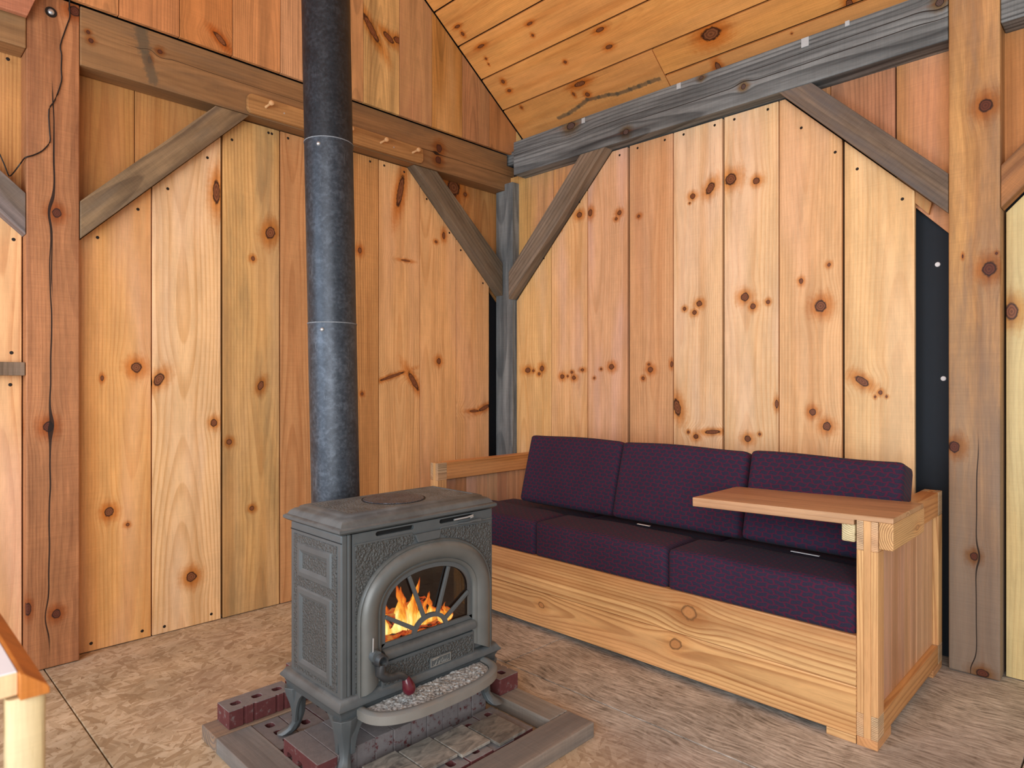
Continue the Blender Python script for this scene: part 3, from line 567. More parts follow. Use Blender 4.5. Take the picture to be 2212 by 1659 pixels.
brace([(-.31, 2.578), (.5215, 1.815), (.5215, 1.985), (-.13, 2.578)], 'A', 3.322, .08, dict(BRN, light=(120, 108, 104), dark=(80, 72, 70)), 'dark grey diagonal brace at the left edge, meeting the reddish post')
# plank end at the top left
bm = prism(bmesh.new(), [(-1.5, 2.69), (.517, 2.69), (.60, 2.93), (-1.5, 2.93)], lambda a, b_, d: (b_-2.81, d, a), 0, .028)
o = mk('wooden_plank', bm, wood('top plank wood', **dict(REDP, light=(206, 134, 98), dark=(160, 96, 70), saw=.8)), M=frame((0, 3.258, 2.81), (1, 0, 0), (0, 1, 0)), bevel=.002)
o.matrix_basis = W[o.name] @ Matrix.Scale(1, 4)
# (x local is downward: flip the outline)
for v in o.data.vertices: v.co.x = -v.co.x
o.data.flip_normals()
tag(o, 'reddish plank with an angled sawn end over the post top, upper left', 'plank')
# wooden batten on left boards
o = mk('wooden_batten', B(-1.2, .521, 3.335, 3.392, 1.233, 1.288), wood('batten wood', **dict(BRN, light=(136, 108, 92))), bevel=.002)
tag(o, 'short grey-brown horizontal batten left of the reddish post', 'batten')
# bolt in the post
e = empty('bolt', (.607, 3.318, 2.765), 'shiny round bolt head with a washer, high on the reddish post', 'bolt')
Mr = Matrix.Rotation(math.pi/2, 4, 'X')
bm = bmesh.new(); bmesh.ops.create_cone(bm, cap_ends=True, segments=24, radius1=.021, radius2=.021, depth=.004)
mk('washer', bm, simple('dark washer', (40, 34, 32), .5, .5, nscale=90), e, M=Matrix.Translation((.607, 3.3198, 2.765)) @ Mr)
bm = bmesh.new(); bmesh.ops.create_uvsphere(bm, u_segments=16, v_segments=8, radius=.0125); bmesh.ops.scale(bm, vec=(1, 1, .5), verts=bm.verts)
mk('bolt_head', bm, steel, e, M=Matrix.Translation((.607, 3.317, 2.765)) @ Mr, smooth=True)
# cable
pts = [(.668, 3.284, 2.95), (.669, 3.284, 2.85), (.670, 3.312, 2.825), (.675, 3.317, 2.771), (.663, 3.317, 2.73), (.637, 3.317, 2.631), (.645, 3.317, 2.599), (.642, 3.317, 2.534), (.646, 3.317, 2.488), (.62, 3.317, 2.393), (.597, 3.317, 2.355), (.602, 3.317, 2.258), (.605, 3.317, 2.215), (.577, 3.317, 2.171), (.545, 3.316, 2.145), (.517, 3.315, 2.130), (.513, 3.38, 2.12), (.49, 3.388, 2.076), (.475, 3.388, 2.054), (.461, 3.386, 2.099), (.435, 3.386, 2.165), (.40, 3.386, 2.30)]
sm = []
for i in range(len(pts)-1):
    for k in range(3): sm.append(Vector(pts[i]).lerp(Vector(pts[i+1]), k/3))
sm.append(Vector(pts[-1]))
sm2 = [sm[0]]+[(sm[i-1]+sm[i]*2+sm[i+1])/4 for i in range(1, len(sm)-1)]+[sm[-1]]
o = mk('electrical_cable', tube(bmesh.new(), sm2, .0026, 6), cable_m, smooth=True); tag(o, 'thin black cable hanging loosely down the reddish post', 'cable')
# tie plates on the grey beam
for y, z, s in ((1.206, 2.850, 1.1), (1.889, 2.855, .8), (2.56, 2.852, .8), (1.016, 2.866, .6)):
    bm = B(3.2415, 3.2445, y-.016*s, y+.016*s, z-.024*s, z+.016*s)
    lab = {1.206: 'metal tie plate on the grey beam, largest one, above the right brace', 1.889: 'small metal tie plate at mid length of the grey beam top edge', 2.56: 'small metal tie plate near the left end of the grey beam', 1.016: 'thin metal tie plate on the grey beam nearest the light brown post'}[y]
    e = mk('tie_plate', bm, simple('dull galvanised plate', (196, 206, 210), .5, .1, nscale=60), bevel=.0005); tag(e, lab, 'bracket', 'tie plates along the grey beam')
# peg rail
e = empty('peg_rail', (1.995, 3.30, 2.585), 'brown wooden peg rail with turned pegs on the left beam, partly behind the pipe', 'coat rack')
rp = []
for cx_, cz_, a0_ in ((2.527, 2.613, -90), (2.527, 2.655, 0), (1.462, 2.655, 90), (1.462, 2.613, 180)):
    for k in range(5): a = math.radians(a0_+k*22.5); rp.append((cx_+.028*math.cos(a), cz_+.028*math.sin(a)))
rl = wood('peg rail wood', light=(180, 132, 80), dark=(132, 90, 50), F=90, contrast=.6, streak=.5)
M = frame((1.995, 3.293, 2.634), (1, 0, 0), (0, 1, 0))
bm = prism(bmesh.new(), [(a-1.995, b_-2.634) for a, b_ in rp], lambda a, b_, d: (-b_, d, a), 0, .021)
mk('rail_board', bm, rl, e, M=M, bevel=.003)
pegm = simple('pale turned birch', (226, 180, 128), .4, nscale=30, namp=.08)
for px_ in (1.529, 1.765, 2.0, 2.235, 2.47):
    prof = [(0, .007), (.006, .0075), (.02, .006), (.036, .0062), (.046, .009), (.052, .0125), (.058, .0135), (.063, .012), (.066, .006)]
    d = Vector((.06, -1, .10)).normalized()
    M = Matrix.Translation((px_, 3.293, 2.634)) @ d.to_track_quat('Z', 'Y').to_matrix().to_4x4()
    bm = loft(bmesh.new(), [[(r_*math.cos(2*math.pi*k/14), r_*math.sin(2*math.pi*k/14), z_) for k in range(14)] for z_, r_ in prof])
    mk('peg', bm, pegm, e, M=M, smooth=True)
for px_ in (1.63, 2.33): 
    bm = bmesh.new(); bmesh.ops.create_cone(bm, cap_ends=True, segments=10, radius1=.005, radius2=.004, depth=.002)
    mk('screw', bm, steel, e, M=Matrix.Translation((px_, 3.2925, 2.632)) @ Mr)
#PART2
# ------------------------------------------------------------------ hearth platform
hp = empty('hearth_platform', (1.31, 1.81, 0), 'low hearth platform of dusty timbers, bricks and tiles under the black stove', 'hearth')
TIM = dict(light=(150, 150, 146), dark=(90, 90, 90), F=60, contrast=.5, alt=(136, 118, 104), rough=.75, streak=.4, saw=.6, grey=.4, greycol=(112, 108, 104), fib=.4, endgrain=True)
def timber(x0, x1, y0, y1, z0, z1, along, kw=None, name='frame_timber'):
    c = ((x0+x1)/2, (y0+y1)/2, (z0+z1)/2); k = dict(TIM); k.update(kw or {})
    if along == 'x': M = frame(c, (1, 0, 0), (0, 1, 0)); d = (z1-z0, y1-y0, x1-x0)
    else: M = frame(c, (0, 1, 0), (1, 0, 0)); d = (z1-z0, x1-x0, y1-y0)
    bm = box(bmesh.new(), -d[0]/2, d[0]/2, -d[1]/2, d[1]/2, -d[2]/2, d[2]/2)
    return mk(name, bm, wood('hearth timber wood', **k), hp, M=M, bevel=.003)
timber(.842, 1.782, 1.360, 1.474, 0, .050, 'x', dict(light=(156, 148, 136)))
timber(1.686, 1.782, 1.477, 1.905, 0, .050, 'y', dict(light=(158, 150, 138)))
timber(.842, .957, 1.477, 2.172, 0, .050, 'y', dict(light=(140, 138, 134), grey=.8))
timber(.842, 1.782, 2.175, 2.295, 0, .050, 'x', dict(light=(170, 140, 110)))
timber(1.686, 1.782, 1.908, 2.172, 0, .050, 'y')
# brick material: red clay, dusty on top
m, t, b = newmat('dusty red brick')
tc = t.n.new('ShaderNodeTexCoord').outputs['Object']; geo = t.n.new('ShaderNodeNewGeometry').outputs['Normal']
oi = t.n.new('ShaderNodeObjectInfo').outputs['Random']
n1 = t.noise(t.v('ADD', tc, t.comb(oi, oi, oi)), 45, 4, .65); n2 = t.noise(tc, 260, 2)
red = t.mix(n1, lin((82, 38, 40)), lin((118, 60, 58)))
dust = t.mix(n1, lin((108, 106, 106)), lin((150, 148, 144)))
up = t.ss(t.m('ADD', t.sep(geo)[2], t.m('MULTIPLY', t.m('SUBTRACT', n1, .5), .5)), .35, .8)
side = t.m('MULTIPLY', t.ss(n1, .56, .70), .5)
col = t.mix(t.m('MAXIMUM', t.m('MULTIPLY', up, .85), side), red, dust)
t.put(b.inputs['Base Color'], t.mix(1., col, t.n.new('ShaderNodeObjectInfo').outputs['Color'], 'MULTIPLY'))
b.inputs['Roughness'].default_value = .85; t.put(b.inputs['Normal'], t.bump(t.m('ADD', n1, t.m('MULTIPLY', n2, .5)), .5, .0015)); brick_m = m
def rounded(cx_, cy_, a, b_, n=10, e=.6):
    return [(cx_+a*math.copysign(abs(math.cos(k*2*math.pi/n))**e, math.cos(k*2*math.pi/n)), cy_+b_*math.copysign(abs(math.sin(k*2*math.pi/n))**e, math.sin(k*2*math.pi/n))) for k in range(n)]
def brick_mesh(nm, L=.203, Wd=.092, T=.058, holes=3, grooves=False, hr=(.017, .014)):
    """lies flat: length x, width y, height z, origin at bottom centre"""
    out = [(-L/2, -Wd/2)]
    if grooves:
        for gx in (-.062, -.028, .052, .080):
            out += [(gx-.004, -Wd/2), (gx-.004, -Wd/2+.006), (gx+.004, -Wd/2+.006), (gx+.004, -Wd/2)]
    out += [(L/2, -Wd/2), (L/2, Wd/2), (-L/2, Wd/2)]
    hs = [rounded((k-(holes-1)/2)*L/holes*.95, 0, *hr) for k in range(holes)]
    bm = plate(bmesh.new(), out, hs, lambda a, b_, d: (a, b_, d), 0, T)
    bmesh.ops.recalc_face_normals(bm, faces=bm.faces)
    me = bpy.data.meshes.new(nm); bm.to_mesh(me); bm.free(); me.materials.append(brick_m); return me
brick_dusty = brick_m.copy(); brick_dusty.name = 'very dusty brick'
bk_flat = brick_mesh('brick flat'); bk_top = brick_mesh('brick loose', L=.232, Wd=.096, T=.060, grooves=True)
bk_solid = brick_mesh('brick edge', holes=3, T=.0655, L=.208, Wd=.094)
bk_solid2 = bk_solid.copy(); bk_solid2.materials[0] = brick_dusty
for nd in brick_dusty.node_tree.nodes:
    if nd.type == 'MATH' and nd.operation == 'MULTIPLY' and abs(nd.inputs[1].default_value-.5) < 1e-6 and nd.outputs[0].links and nd.outputs[0].links[0].to_node.type == 'MATH' and nd.outputs[0].links[0].to_node.operation == 'MAXIMUM':
        for l_ in list(nd.inputs[0].links): l_.from_node.inputs['From Min'].default_value = .34; l_.from_node.inputs['From Max'].default_value = .46
        nd.inputs[1].default_value = .8
def brick(me, loc, rz=0, M=None, parent=None, tint=(1, 1, 1)):
    o = bpy.data.objects.new('brick', me); o.color = (*tint, 1)
    link(o, M if M is not None else Matrix.Translation(loc) @ Matrix.Rotation(rz, 4, 'Z'), parent)
    bv = o.modifiers.new('bevel', 'BEVEL'); bv.width = .0016; bv.segments = 1; bv.limit_method = 'ANGLE'; bv.angle_limit = math.radians(40)
    return o
rnd = random.Random(3)
# floor of flat bricks behind (Y 1.945..2.17) and in front (1.477..1.72)
x = .959
k = 0
while x+.09 < 1.69:
    g_ = rnd.uniform(.8, 1.08)
    brick(bk_flat, (x+.046, 2.068+rnd.uniform(-.003, .003), -.010+rnd.uniform(-.002, .002)), math.pi/2, parent=hp, tint=(g_, g_, g_))
    x += .0955
x = .959
while x+.09 < 1.69:
    g_ = rnd.uniform(.8, 1.1)
    brick(bk_flat, (x+.046, 1.590+rnd.uniform(-.004, .003), -.012+rnd.uniform(-.002, .003)), math.pi/2, parent=hp, tint=(g_*1.0, g_*1.02, g_*1.03))
    x += .0945 if x < 1.5 else .0905
# raised row of bricks on edge (long side along Y, height .09)
x = .953
while x < 1.62:
    g_ = rnd.uniform(.78, .98)
    M = Matrix.Translation((x, 1.828+rnd.uniform(-.003, .003), .053+rnd.uniform(-.001, .0015))) @ frame((0, 0, 0), (1, 0, 0), (0, 0, 1))
    # local z (thickness) -> X, local y (width) -> Z, local x (length) -> Y
    brick(bk_solid if x < .96 else bk_solid2, None, M=M, parent=hp, tint=(g_, g_, g_*1.02))
    x += .0668
# tiles
m, t, b = newmat('worn slate tile')
tc = t.n.new('ShaderNodeTexCoord').outputs['Object']; oi = t.n.new('ShaderNodeObjectInfo').outputs
ns = t.noise(t.v('ADD', t.v('MULTIPLY', tc, (1, 2.2, 1)), t.comb(oi['Random'], oi['Random'], 0)), 14, 5, .65, dist=1.2)
col = t.ramp(ns, [(.3, lin((92, 90, 86))), (.5, lin((146, 140, 130))), (.7, lin((176, 168, 156)))])
t.put(b.inputs['Base Color'], t.mix(1., col, oi['Color'], 'MULTIPLY')); b.inputs['Roughness'].default_value = .5; t.put(b.inputs['Normal'], t.bump(ns, .3, .002)); tile_m = m
for (x0, x1, y0, y1, tn) in ((1.446, 1.566, 1.476, 1.626, .62), (1.322, 1.441, 1.512, 1.650, 1.05), (1.198, 1.317, 1.528, 1.668, 1.0), (1.074, 1.193, 1.540, 1.680, 1.0)):
    mk('tile', B(x0, x1, y0, y1, .0545, .064), tile_m, hp, bevel=.0015, tint=(tn, tn, tn))
# loose bricks standing on the platform
def loose(me, M, lab):
    o = brick(me, None, M=M); tag(o, lab, 'brick'); return o
loose(bk_top, Matrix.Translation((1.0065, 2.239, .0505)), 'loose red three-hole brick with grooved face, left of the stove')
loose(bk_flat, Matrix.Translation((1.236, 2.243, .0505)), 'lower of two stacked red bricks behind the left stove leg')
loose(bk_flat, Matrix.Translation((1.242, 2.246, .110)), 'upper of two stacked red bricks behind the left stove leg')
loose(bk_top, Matrix.Translation((1.735, 1.836, .0505)) @ Matrix.Rotation(math.pi/2, 4, 'Z'), 'loose purplish red brick on the platform right of the stove')
M = Matrix.Translation((1.630, 1.86, .097)) @ frame((0, 0, 0), (1, 0, 0), (0, 0, 1))
# ------------------------------------------------------------------ stove
def castiron(name, col=(90, 96, 98), peb=0, rough=.5, dustk=.5, metal=.25):
    m, t, b = newmat(name)
    tc = t.n.new('ShaderNodeTexCoord').outputs['Object']
    geo = t.n.new('ShaderNodeNewGeometry').outputs['Normal']
    n1 = t.noise(tc, 14, 4, .6); n2 = t.noise(tc, 420, 2)
    k = t.m('ADD', .8, t.m('MULTIPLY', n1, .4)); c = lin(col)
    cc = t.v('SCALE', t.comb(*c), sc=k)
    up = t.m('MULTIPLY', t.ss(t.sep(geo)[2], .2, .9), t.m('MULTIPLY', t.ss(n1, .35, .65), dustk))
    cc = t.mix(up, cc, lin((126, 134, 135)))
    t.put(b.inputs['Base Color'], cc); b.inputs['Roughness'].default_value = rough; b.inputs['Metallic'].default_value = metal; b.inputs['Specular IOR Level'].default_value = .6
    if peb:
        wv = t.noise(t.v('MULTIPLY', t.v('ADD', tc, t.v('SCALE', t.noise(tc, 60, 1, col=True), sc=.006)), (1, 1, 1)), 135, 2, .5)
        h = t.ss(wv, .35, .65); t.put(b.inputs['Normal'], t.bump(h, 1.0*peb, .004))
    else: t.put(b.inputs['Normal'], t.bump(n2, .25, .0008))
    return m
iron = castiron('dusty cast iron'); pebble = castiron('pebbled cast iron', (86, 90, 90), 1); top_m = castiron('stove top iron', (98, 104, 104), .9, .55, .7)
plate_m = castiron('hot plate iron', (80, 80, 86), 1, .5, .3); dark_iron = castiron('dark iron', (52, 54, 56), rough=.45)
black = simple('recess shade black', (14, 13, 12), .9, nscale=20)  # flat black standing in for shade inside the slots, seam and plate groove
st = empty('wood_stove', (1.325, 1.86, .055), 'grey cast iron wood stove with an arched glass door and a fire inside', 'stove')
X0, X1, Y0, Y1 = 1.018, 1.630, 1.700, 2.010
def rl(x0, x1, y0, y1, z): return [(x0, y0, z), (x1, y0, z), (x1, y1, z), (x0, y1, z)]
def rings_rect(specs):    # (inset, z) from the outer rect
    return [rl(OX0+i, OX1-i, OY0+i, OY1-i, z) for i, z in specs]
# lid
OX0, OX1, OY0, OY1 = 1.000, 1.6325, 1.680, 2.030
bm = loft(bmesh.new(), rings_rect([(.030, .752), (.010, .757), (.0, .764), (.0, .772), (.006, .776), (.010, .777), (.016, .787), (.026, .795), (.036, .798), (.040, .803), (.052, .8075), (.060, .8075), (.063, .804)]))
mk('lid', bm, iron, st, smooth=True)
bm = B(1.066, 1.567, 1.746, 1.966, .8035, .8065); mk('lid_panel', bm, top_m, st, bevel=.001)
bm = bmesh.new(); bmesh.ops.create_cone(bm, cap_ends=True, segments=48, radius1=.103, radius2=.102, depth=.0025)
mk('hot_plate', bm, plate_m, st, M=Matrix.Translation((1.313, 1.857, .8080)), smooth=True)
rg = [[(1.313+r_*math.cos(a), 1.857+r_*math.sin(a), z_) for r_, z_ in ((.1045, .8066), (.1045, .8078), (.1075, .8078), (.1075, .8066))] for a in [2*math.pi*k/56 for k in range(57)]]
mk('plate_groove', loft(bmesh.new(), rg, cap=False), black, st)
# body shell: sides, back, bottom
bm = bmesh.new()
box(bm, X0, X0+.02, Y0+.001, Y1, .262, .753); box(bm, X1-.02, X1, Y0+.001, Y1, .262, .753); box(bm, X0+.02, X1-.02, Y1-.015, Y1, .262, .753)
box(bm, X0+.02, X1-.02, Y0+.02, Y1-.015, .262, .290); box(bm, X0+.02, X1-.02, Y0+.02, Y1-.015, .735, .753); box(bm, X0+.0201, 1.0515, Y0+.001, Y0+.0195, .262, .753)
mk('body', bm, iron, st, bevel=.004)
bm = bmesh.new()
fb = (1.06, 1.59, Y0+.045, Y1-.02, .295, .72)
box(bm, fb[0], fb[0]+.004, *fb[2:6]); box(bm, fb[1]-.004, fb[1], *fb[2:6]); box(bm, fb[0], fb[1], fb[3]-.004, fb[3], *fb[4:6]); box(bm, *fb[:4], fb[4], fb[4]+.004); box(bm, *fb[:4], fb[5]-.004, fb[5])
mk('firebox_lining', bm, simple('sooty firebrick', (40, 33, 28), .95, nscale=25, namp=.5), st)
# corner pilaster seams and mid line
fA = lambda a, z, d: (a, Y0+d, z)      # front plane, d positive inwards
fL = lambda y, z, d: (X0+d, y, z)      # left plane
bm = bmesh.new(); box(bm, 1.0516, 1.0547, Y0+.003, Y0+.012, .275, .752); mk('panel_seam', bm, black, st)
def arch(hw, cx_, zs, zt, zb, n=28, bot=True, ex=2.25):
    pts = [(cx_-hw, zb)] if bot else []
    for k in range(n+1):
        a = math.pi-math.pi*k/n
        c, s_ = math.cos(a), math.sin(a)
        pts.append((cx_+hw*math.copysign(abs(c)**(2/ex), c), zs+(zt-zs)*abs(s_)**(2/ex)))
    if bot: pts.append((cx_+hw, zb))
    return pts
ACX = 1.340
# front plate with the door opening and two air slots
def slot(x0, x1, z): return [(x0+.007*math.cos(a)*1 if 1 else 0, z+.007*math.sin(a)) for a in [math.pi/2+math.pi*k/5 for k in range(6)]]+[(x1+.007*math.cos(a), z+.007*math.sin(a)) for a in [-math.pi/2+math.pi*k/5 for k in range(6)]]
outer = [(1.0548, .264), (X1-.004, .264), (X1-.004, .7515), (1.0548, .7515)]
bm = plate(bmesh.new(), outer, [slot(1.143, 1.274, .7395), slot(1.393, 1.530, .7395), arch(.190, ACX, .49, .612, .385)], fA, .0, .012)
mk('front_plate', bm, iron, st, bevel=.0008)
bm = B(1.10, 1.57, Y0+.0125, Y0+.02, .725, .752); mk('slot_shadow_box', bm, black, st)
# pebbled spandrels beside the arch
ao = arch(.273, ACX, .478, .690, .264)
for sgn in (-1, 1):
    if sgn < 0: pts = [(1.064, .268), (1.064, .716)]+[(1.283, .716), (1.283, .7)]+[p for p in reversed(ao) if p[0] < 1.283 and p[0] > 1.066]
    else: pts = [(1.621, .705), (1.392, .714), (1.392, .70)]+[p for p in ao if p[0] > 1.392 and p[0] < 1.618]
    mk('pebbled_panel', prism(bmesh.new(), pts, fA, -.0022, 0.0), pebble, st, bevel=.0008)
# relief bead below the slots and keystone clip
bm = tube(bmesh.new(), [(1.060, Y0-.001, .7185), (1.270, Y0-.001, .7195), (1.276, Y0-.001, .712), (1.385, Y0-.001, .712), (1.392, Y0-.001, .7195), (1.624, Y0-.001, .7175)], .0035, 8); mk('relief_bead', bm, iron, st, smooth=True)
bm = prism(bmesh.new(), [(1.278, .716), (1.389, .716), (1.379, .688), (1.292, .688)], fA, -.010, .001); mk('keystone', bm, iron, st, bevel=.003)
# damper lever in the right slot
bm = tube(bmesh.new(), [(1.445, Y0-.004, .738), (1.50, Y0-.012, .741), (1.524, Y0-.012, .744), (1.528, Y0-.010, .739), (1.515, Y0-.008, .736)], .0032, 8); mk('air_lever', bm, steel, st, smooth=True)
bm = tube(bmesh.new(), [(1.465, Y0-.003, .722), (1.50, Y0-.010, .721), (1.53, Y0-.012, .724), (1.56, Y0-.010, .722)], [.003, .004, .004, .007], 8); mk('damper_lever', bm, iron, st, smooth=True)
# door: arched moulding
dr = empty('door', (1.34, 1.68, .26)); 
dr.parent = st; dr.matrix_parent_inverse = Matrix.Identity(4); dr.matrix_basis = W[st.name].inverted() @ W[dr.name]
prof = [(0, .0), (0, -.006), (.05, -.012), (.16, -.016), (.18, -.012), (.22, -.016), (.40, -.026), (.60, -.029), (.78, -.024), (.88, -.014), (.90, -.011), (.95, -.014), (.99, -.008), (1., .0)]
ai = arch(.187, ACX, .490, .610, .300); ao = arch(.272, ACX, .478, .688, .262)
rings = []
for f_, d in prof: rings.append([(p[0]+(q_[0]-p[0])*f_, Y0+d, p[1]+(q_[1]-p[1])*f_) for p, q_ in zip(ai, ao)])
bm = bmesh.new(); loft(bm, [[r_[i] for r_ in rings] for i in range(len(ai))], cap=True, closed=False)
mk('door_frame', bm, castiron('worn door iron', (104, 106, 103), rough=.42), dr, smooth=True)
bm = bmesh.new()
pr_ = [(.382, -.002), (.380, -.016), (.374, -.024), (.364, -.027), (.354, -.024), (.349, -.014), (.347, -.006), (.345, -.008), (.341, -.002), (.341, .004), (.382, .004)]
loft(bm, [[(xx, Y0+d, z_) for z_, d in pr_] for xx in (1.155, 1.528)]); mk('door_rail', bm, iron, dr, smooth=True)
mk('lower_panel', B(1.150, 1.531, Y0-.012, Y0+.002, .264, .342), iron, dr, bevel=.002)
mk('lower_pebbled_inset', B(1.160, 1.521, Y0-.0145, Y0-.011, .272, .332), pebble, dr, bevel=.001)
e_ = B(1.331, 1.421, Y0-.019, Y0-.0145, .273, .306); mk('nameplate', e_, iron, dr, bevel=.002)
bm = bmesh.new()
for a, b_ in (((1.335, .277), (1.417, .277)), ((1.335, .302), (1.417, .302)), ((1.335, .277), (1.335, .302)), ((1.417, .277), (1.417, .302))): tube(bm, [(a[0], Y0-.0195, a[1]), (b_[0], Y0-.0195, b_[1])], .0012, 6)
# raised script lettering: J o t u l with its slash
def stroke(pts, r_=.0010): tube(bm, [(1.352+p[0]*.014, Y0-.0200, .281+p[1]*.014) for p in pts], r_, 6)
stroke([(-.55, .15), (-.35, -.15), (0, -.1), (.35, .5), (.6, 1.15), (.3, 1.3), (-.5, 1.15), (-1.0, 1.2), (-.2, 1.36), (1.1, 1.35)], .0013)
stroke([(1.1, .45), (.85, .2), (1.0, -.02), (1.35, .08), (1.45, .35), (1.25, .5), (1.05, .42)]); stroke([(.85, -.15), (1.55, .72)], .0007)
stroke([(2.2, 1.15), (1.85, .3), (1.9, 0), (2.15, .02), (2.35, .2)]); stroke([(1.65, .72), (2.45, .78)], .0007)
stroke([(2.5, .5), (2.38, .1), (2.55, -.02), (2.85, .15), (3.0, .5), (2.9, .1), (3.05, 0), (3.2, .1)]); stroke([(3.75, 1.15), (3.4, .3), (3.45, 0), (3.75, .05), (4.1, .3)])
mk('raised_lettering', bm, castiron('bright worn iron', (160, 160, 154), rough=.35, metal=.4), dr)
# window grille
gi_ = arch(.187, ACX, .490, .610, .384); gn_ = arch(.172, ACX, .490, .596, .398)
rings = [[(p[0], Y0+d, p[1]) for p in A_] for A_, d in ((gi_, .004), (gi_, -.004), (gn_, -.004), (gn_, .004))]
bm = bmesh.new(); loft(bm, [[r_[i] for r_ in rings] for i in range(len(gi_))], cap=True, closed=True)
box(bm, ACX-.187, ACX+.187, Y0-.004, Y0+.004, .384, .398)
hub = [(1.346+.074*math.cos(a), .388+.060*math.sin(a)) for a in [math.pi*k/14 for k in range(15)]]
hub2 = [(1.346+.060*math.cos(a), .388+.046*math.sin(a)) for a in [math.pi*k/14 for k in range(15)]]
rings = [[(p[0], Y0+d, p[1]) for p in A_] for A_, d in ((hub, .004), (hub, -.006), (hub2, -.006), (hub2, .004))]
loft(bm, [[r_[i] for r_ in rings] for i in range(15)], cap=True, closed=True)
mk('window_grille', bm, iron, dr)
def bar2(p, q_, w0=.0062):
    bm = bmesh.new(); d = Vector((q_[0]-p[0], q_[1]-p[1])).normalized(); n_ = Vector((-d.y, d.x))
    prism(bm, [(p[0]+n_.x*w0*1.15, p[1]+n_.y*w0*1.15), (q_[0]+n_.x*w0, q_[1]+n_.y*w0), (q_[0]-n_.x*w0, q_[1]-n_.y*w0), (p[0]-n_.x*w0*1.15, p[1]-n_.y*w0*1.15)], fA, -.0055, .004)
    mk('spoke', bm, iron, dr, bevel=.002)
bar2((1.320, .440), (1.260, .585)); bar2((1.376, .440), (1.424, .585)); bar2((1.405, .412), (1.512, .480)); bar2((1.288, .408), (1.170, .478))
m, t, b = newmat('stove glass'); b.inputs['Transmission Weight'].default_value = 1; b.inputs['Roughness'].default_value = .02; b.inputs['IOR'].default_value = 1.45; b.inputs['Base Color'].default_value = (.85, .82, .78, 1)
mk('glass', prism(bmesh.new(), arch(.186, ACX, .490, .608, .386), fA, .006, .0075), m, dr)
# handle
hd = bmesh.new()
bmesh.ops.create_cone(hd, cap_ends=True, segments=20, radius1=.020, radius2=.017, depth=.030)
mk('handle_boss', hd, iron, dr, M=Matrix.Translation((1.112, Y0-.030, .384)) @ Mr, smooth=True)
rg = [[(1.121+r_*math.cos(a), Y0-.048+d, .372+r_*math.sin(a)) for r_, d in ((.020, .02), (.020, -.012), (.017, -.016), (.012, -.014), (.009, .0), (.0, .0))] for a in [2*math.pi*k/20 for k in range(21)]]
mk('handle_socket', loft(bmesh.new(), rg, cap=False, closed=False), dark_iron, dr, smooth=True)
pts = [(1.117, Y0-.050, .360), (1.117, Y0-.055, .337), (1.130, Y0-.060, .322), (1.150, Y0-.062, .316), (1.170, Y0-.064, .318), (1.190, Y0-.066, .310), (1.200, Y0-.067, .298)]
hn = mk('handle', tube(bmesh.new(), pts, [.016, .017, .015, .013, .012, .011, .010], 12), dark_iron, dr, smooth=True)
prof = [(0, .008), (.004, .0105), (.012, .013), (.024, .0165), (.034, .0165), (.042, .012), (.045, .004)]
d = Vector((.25, -.1, -.9)).normalized(); M = Matrix.Translation((1.199, Y0-.067, .303)) @ Matrix.Scale(1.22, 4) @ d.to_track_quat('Z', 'Y').to_matrix().to_4x4()
kb = mk('handle_knob', loft(bmesh.new(), [[(r_*math.cos(2*math.pi*k/16), r_*math.sin(2*math.pi*k/16), z_) for k in range(16)] for z_, r_ in prof]), simple('dark red glossy wood', (92, 28, 40), .18, nscale=30), st, M=M, smooth=True)
mk('hinge_pin', tube(bmesh.new(), [(1.103, Y0-.035, .398), (1.104, Y0-.035, .440)], .0022, 8), steel, dr, smooth=True)
# side panels (left face)
def raised(y0, y1, z0, z1, nm='side_moulding'):
    sp = [(0, 0), (.003, .004), (.006, .007), (.020, .008), (.030, .004), (.034, .001), (.036, -.002)]
    rg = [[(X0-d, y0+i, z0+i), (X0-d, y1-i, z0+i), (X0-d, y1-i, z1-i), (X0-d, y0+i, z1-i)] for i, d in sp]
    mk(nm, loft(bmesh.new(), rg, cap=False), iron, st, bevel=.0008)
    mk('side_inset', B(X0-.003, X0+.001, y0+.035, y1-.035, z0+.035, z1-.035), pebble, st, bevel=.001)
mk('side_pebble', B(X0-.0022, X0+.001, 1.725, 1.988, .285, .718), pebble, st, bevel=.0008)
raised(1.750, 1.962, .583, .695); raised(1.750, 1.962, .296, .556)
for z_ in (.7285,): mk('side_bead', B(X0-.002, X0+.001, Y0, Y1, z_, z_+.002), black, st)
# base skirt
OX0, OX1, OY0, OY1 = 1.000, 1.648, 1.680, 2.045
bm = loft(bmesh.new(), rings_rect([(.020, .275), (.012, .272), (.006, .262), (-.002, .252), (-.002, .246), (.006, .240), (.012, .228), (.014, .212), (.018, .208)]))
mk('base_skirt', bm, iron, st, smooth=True)
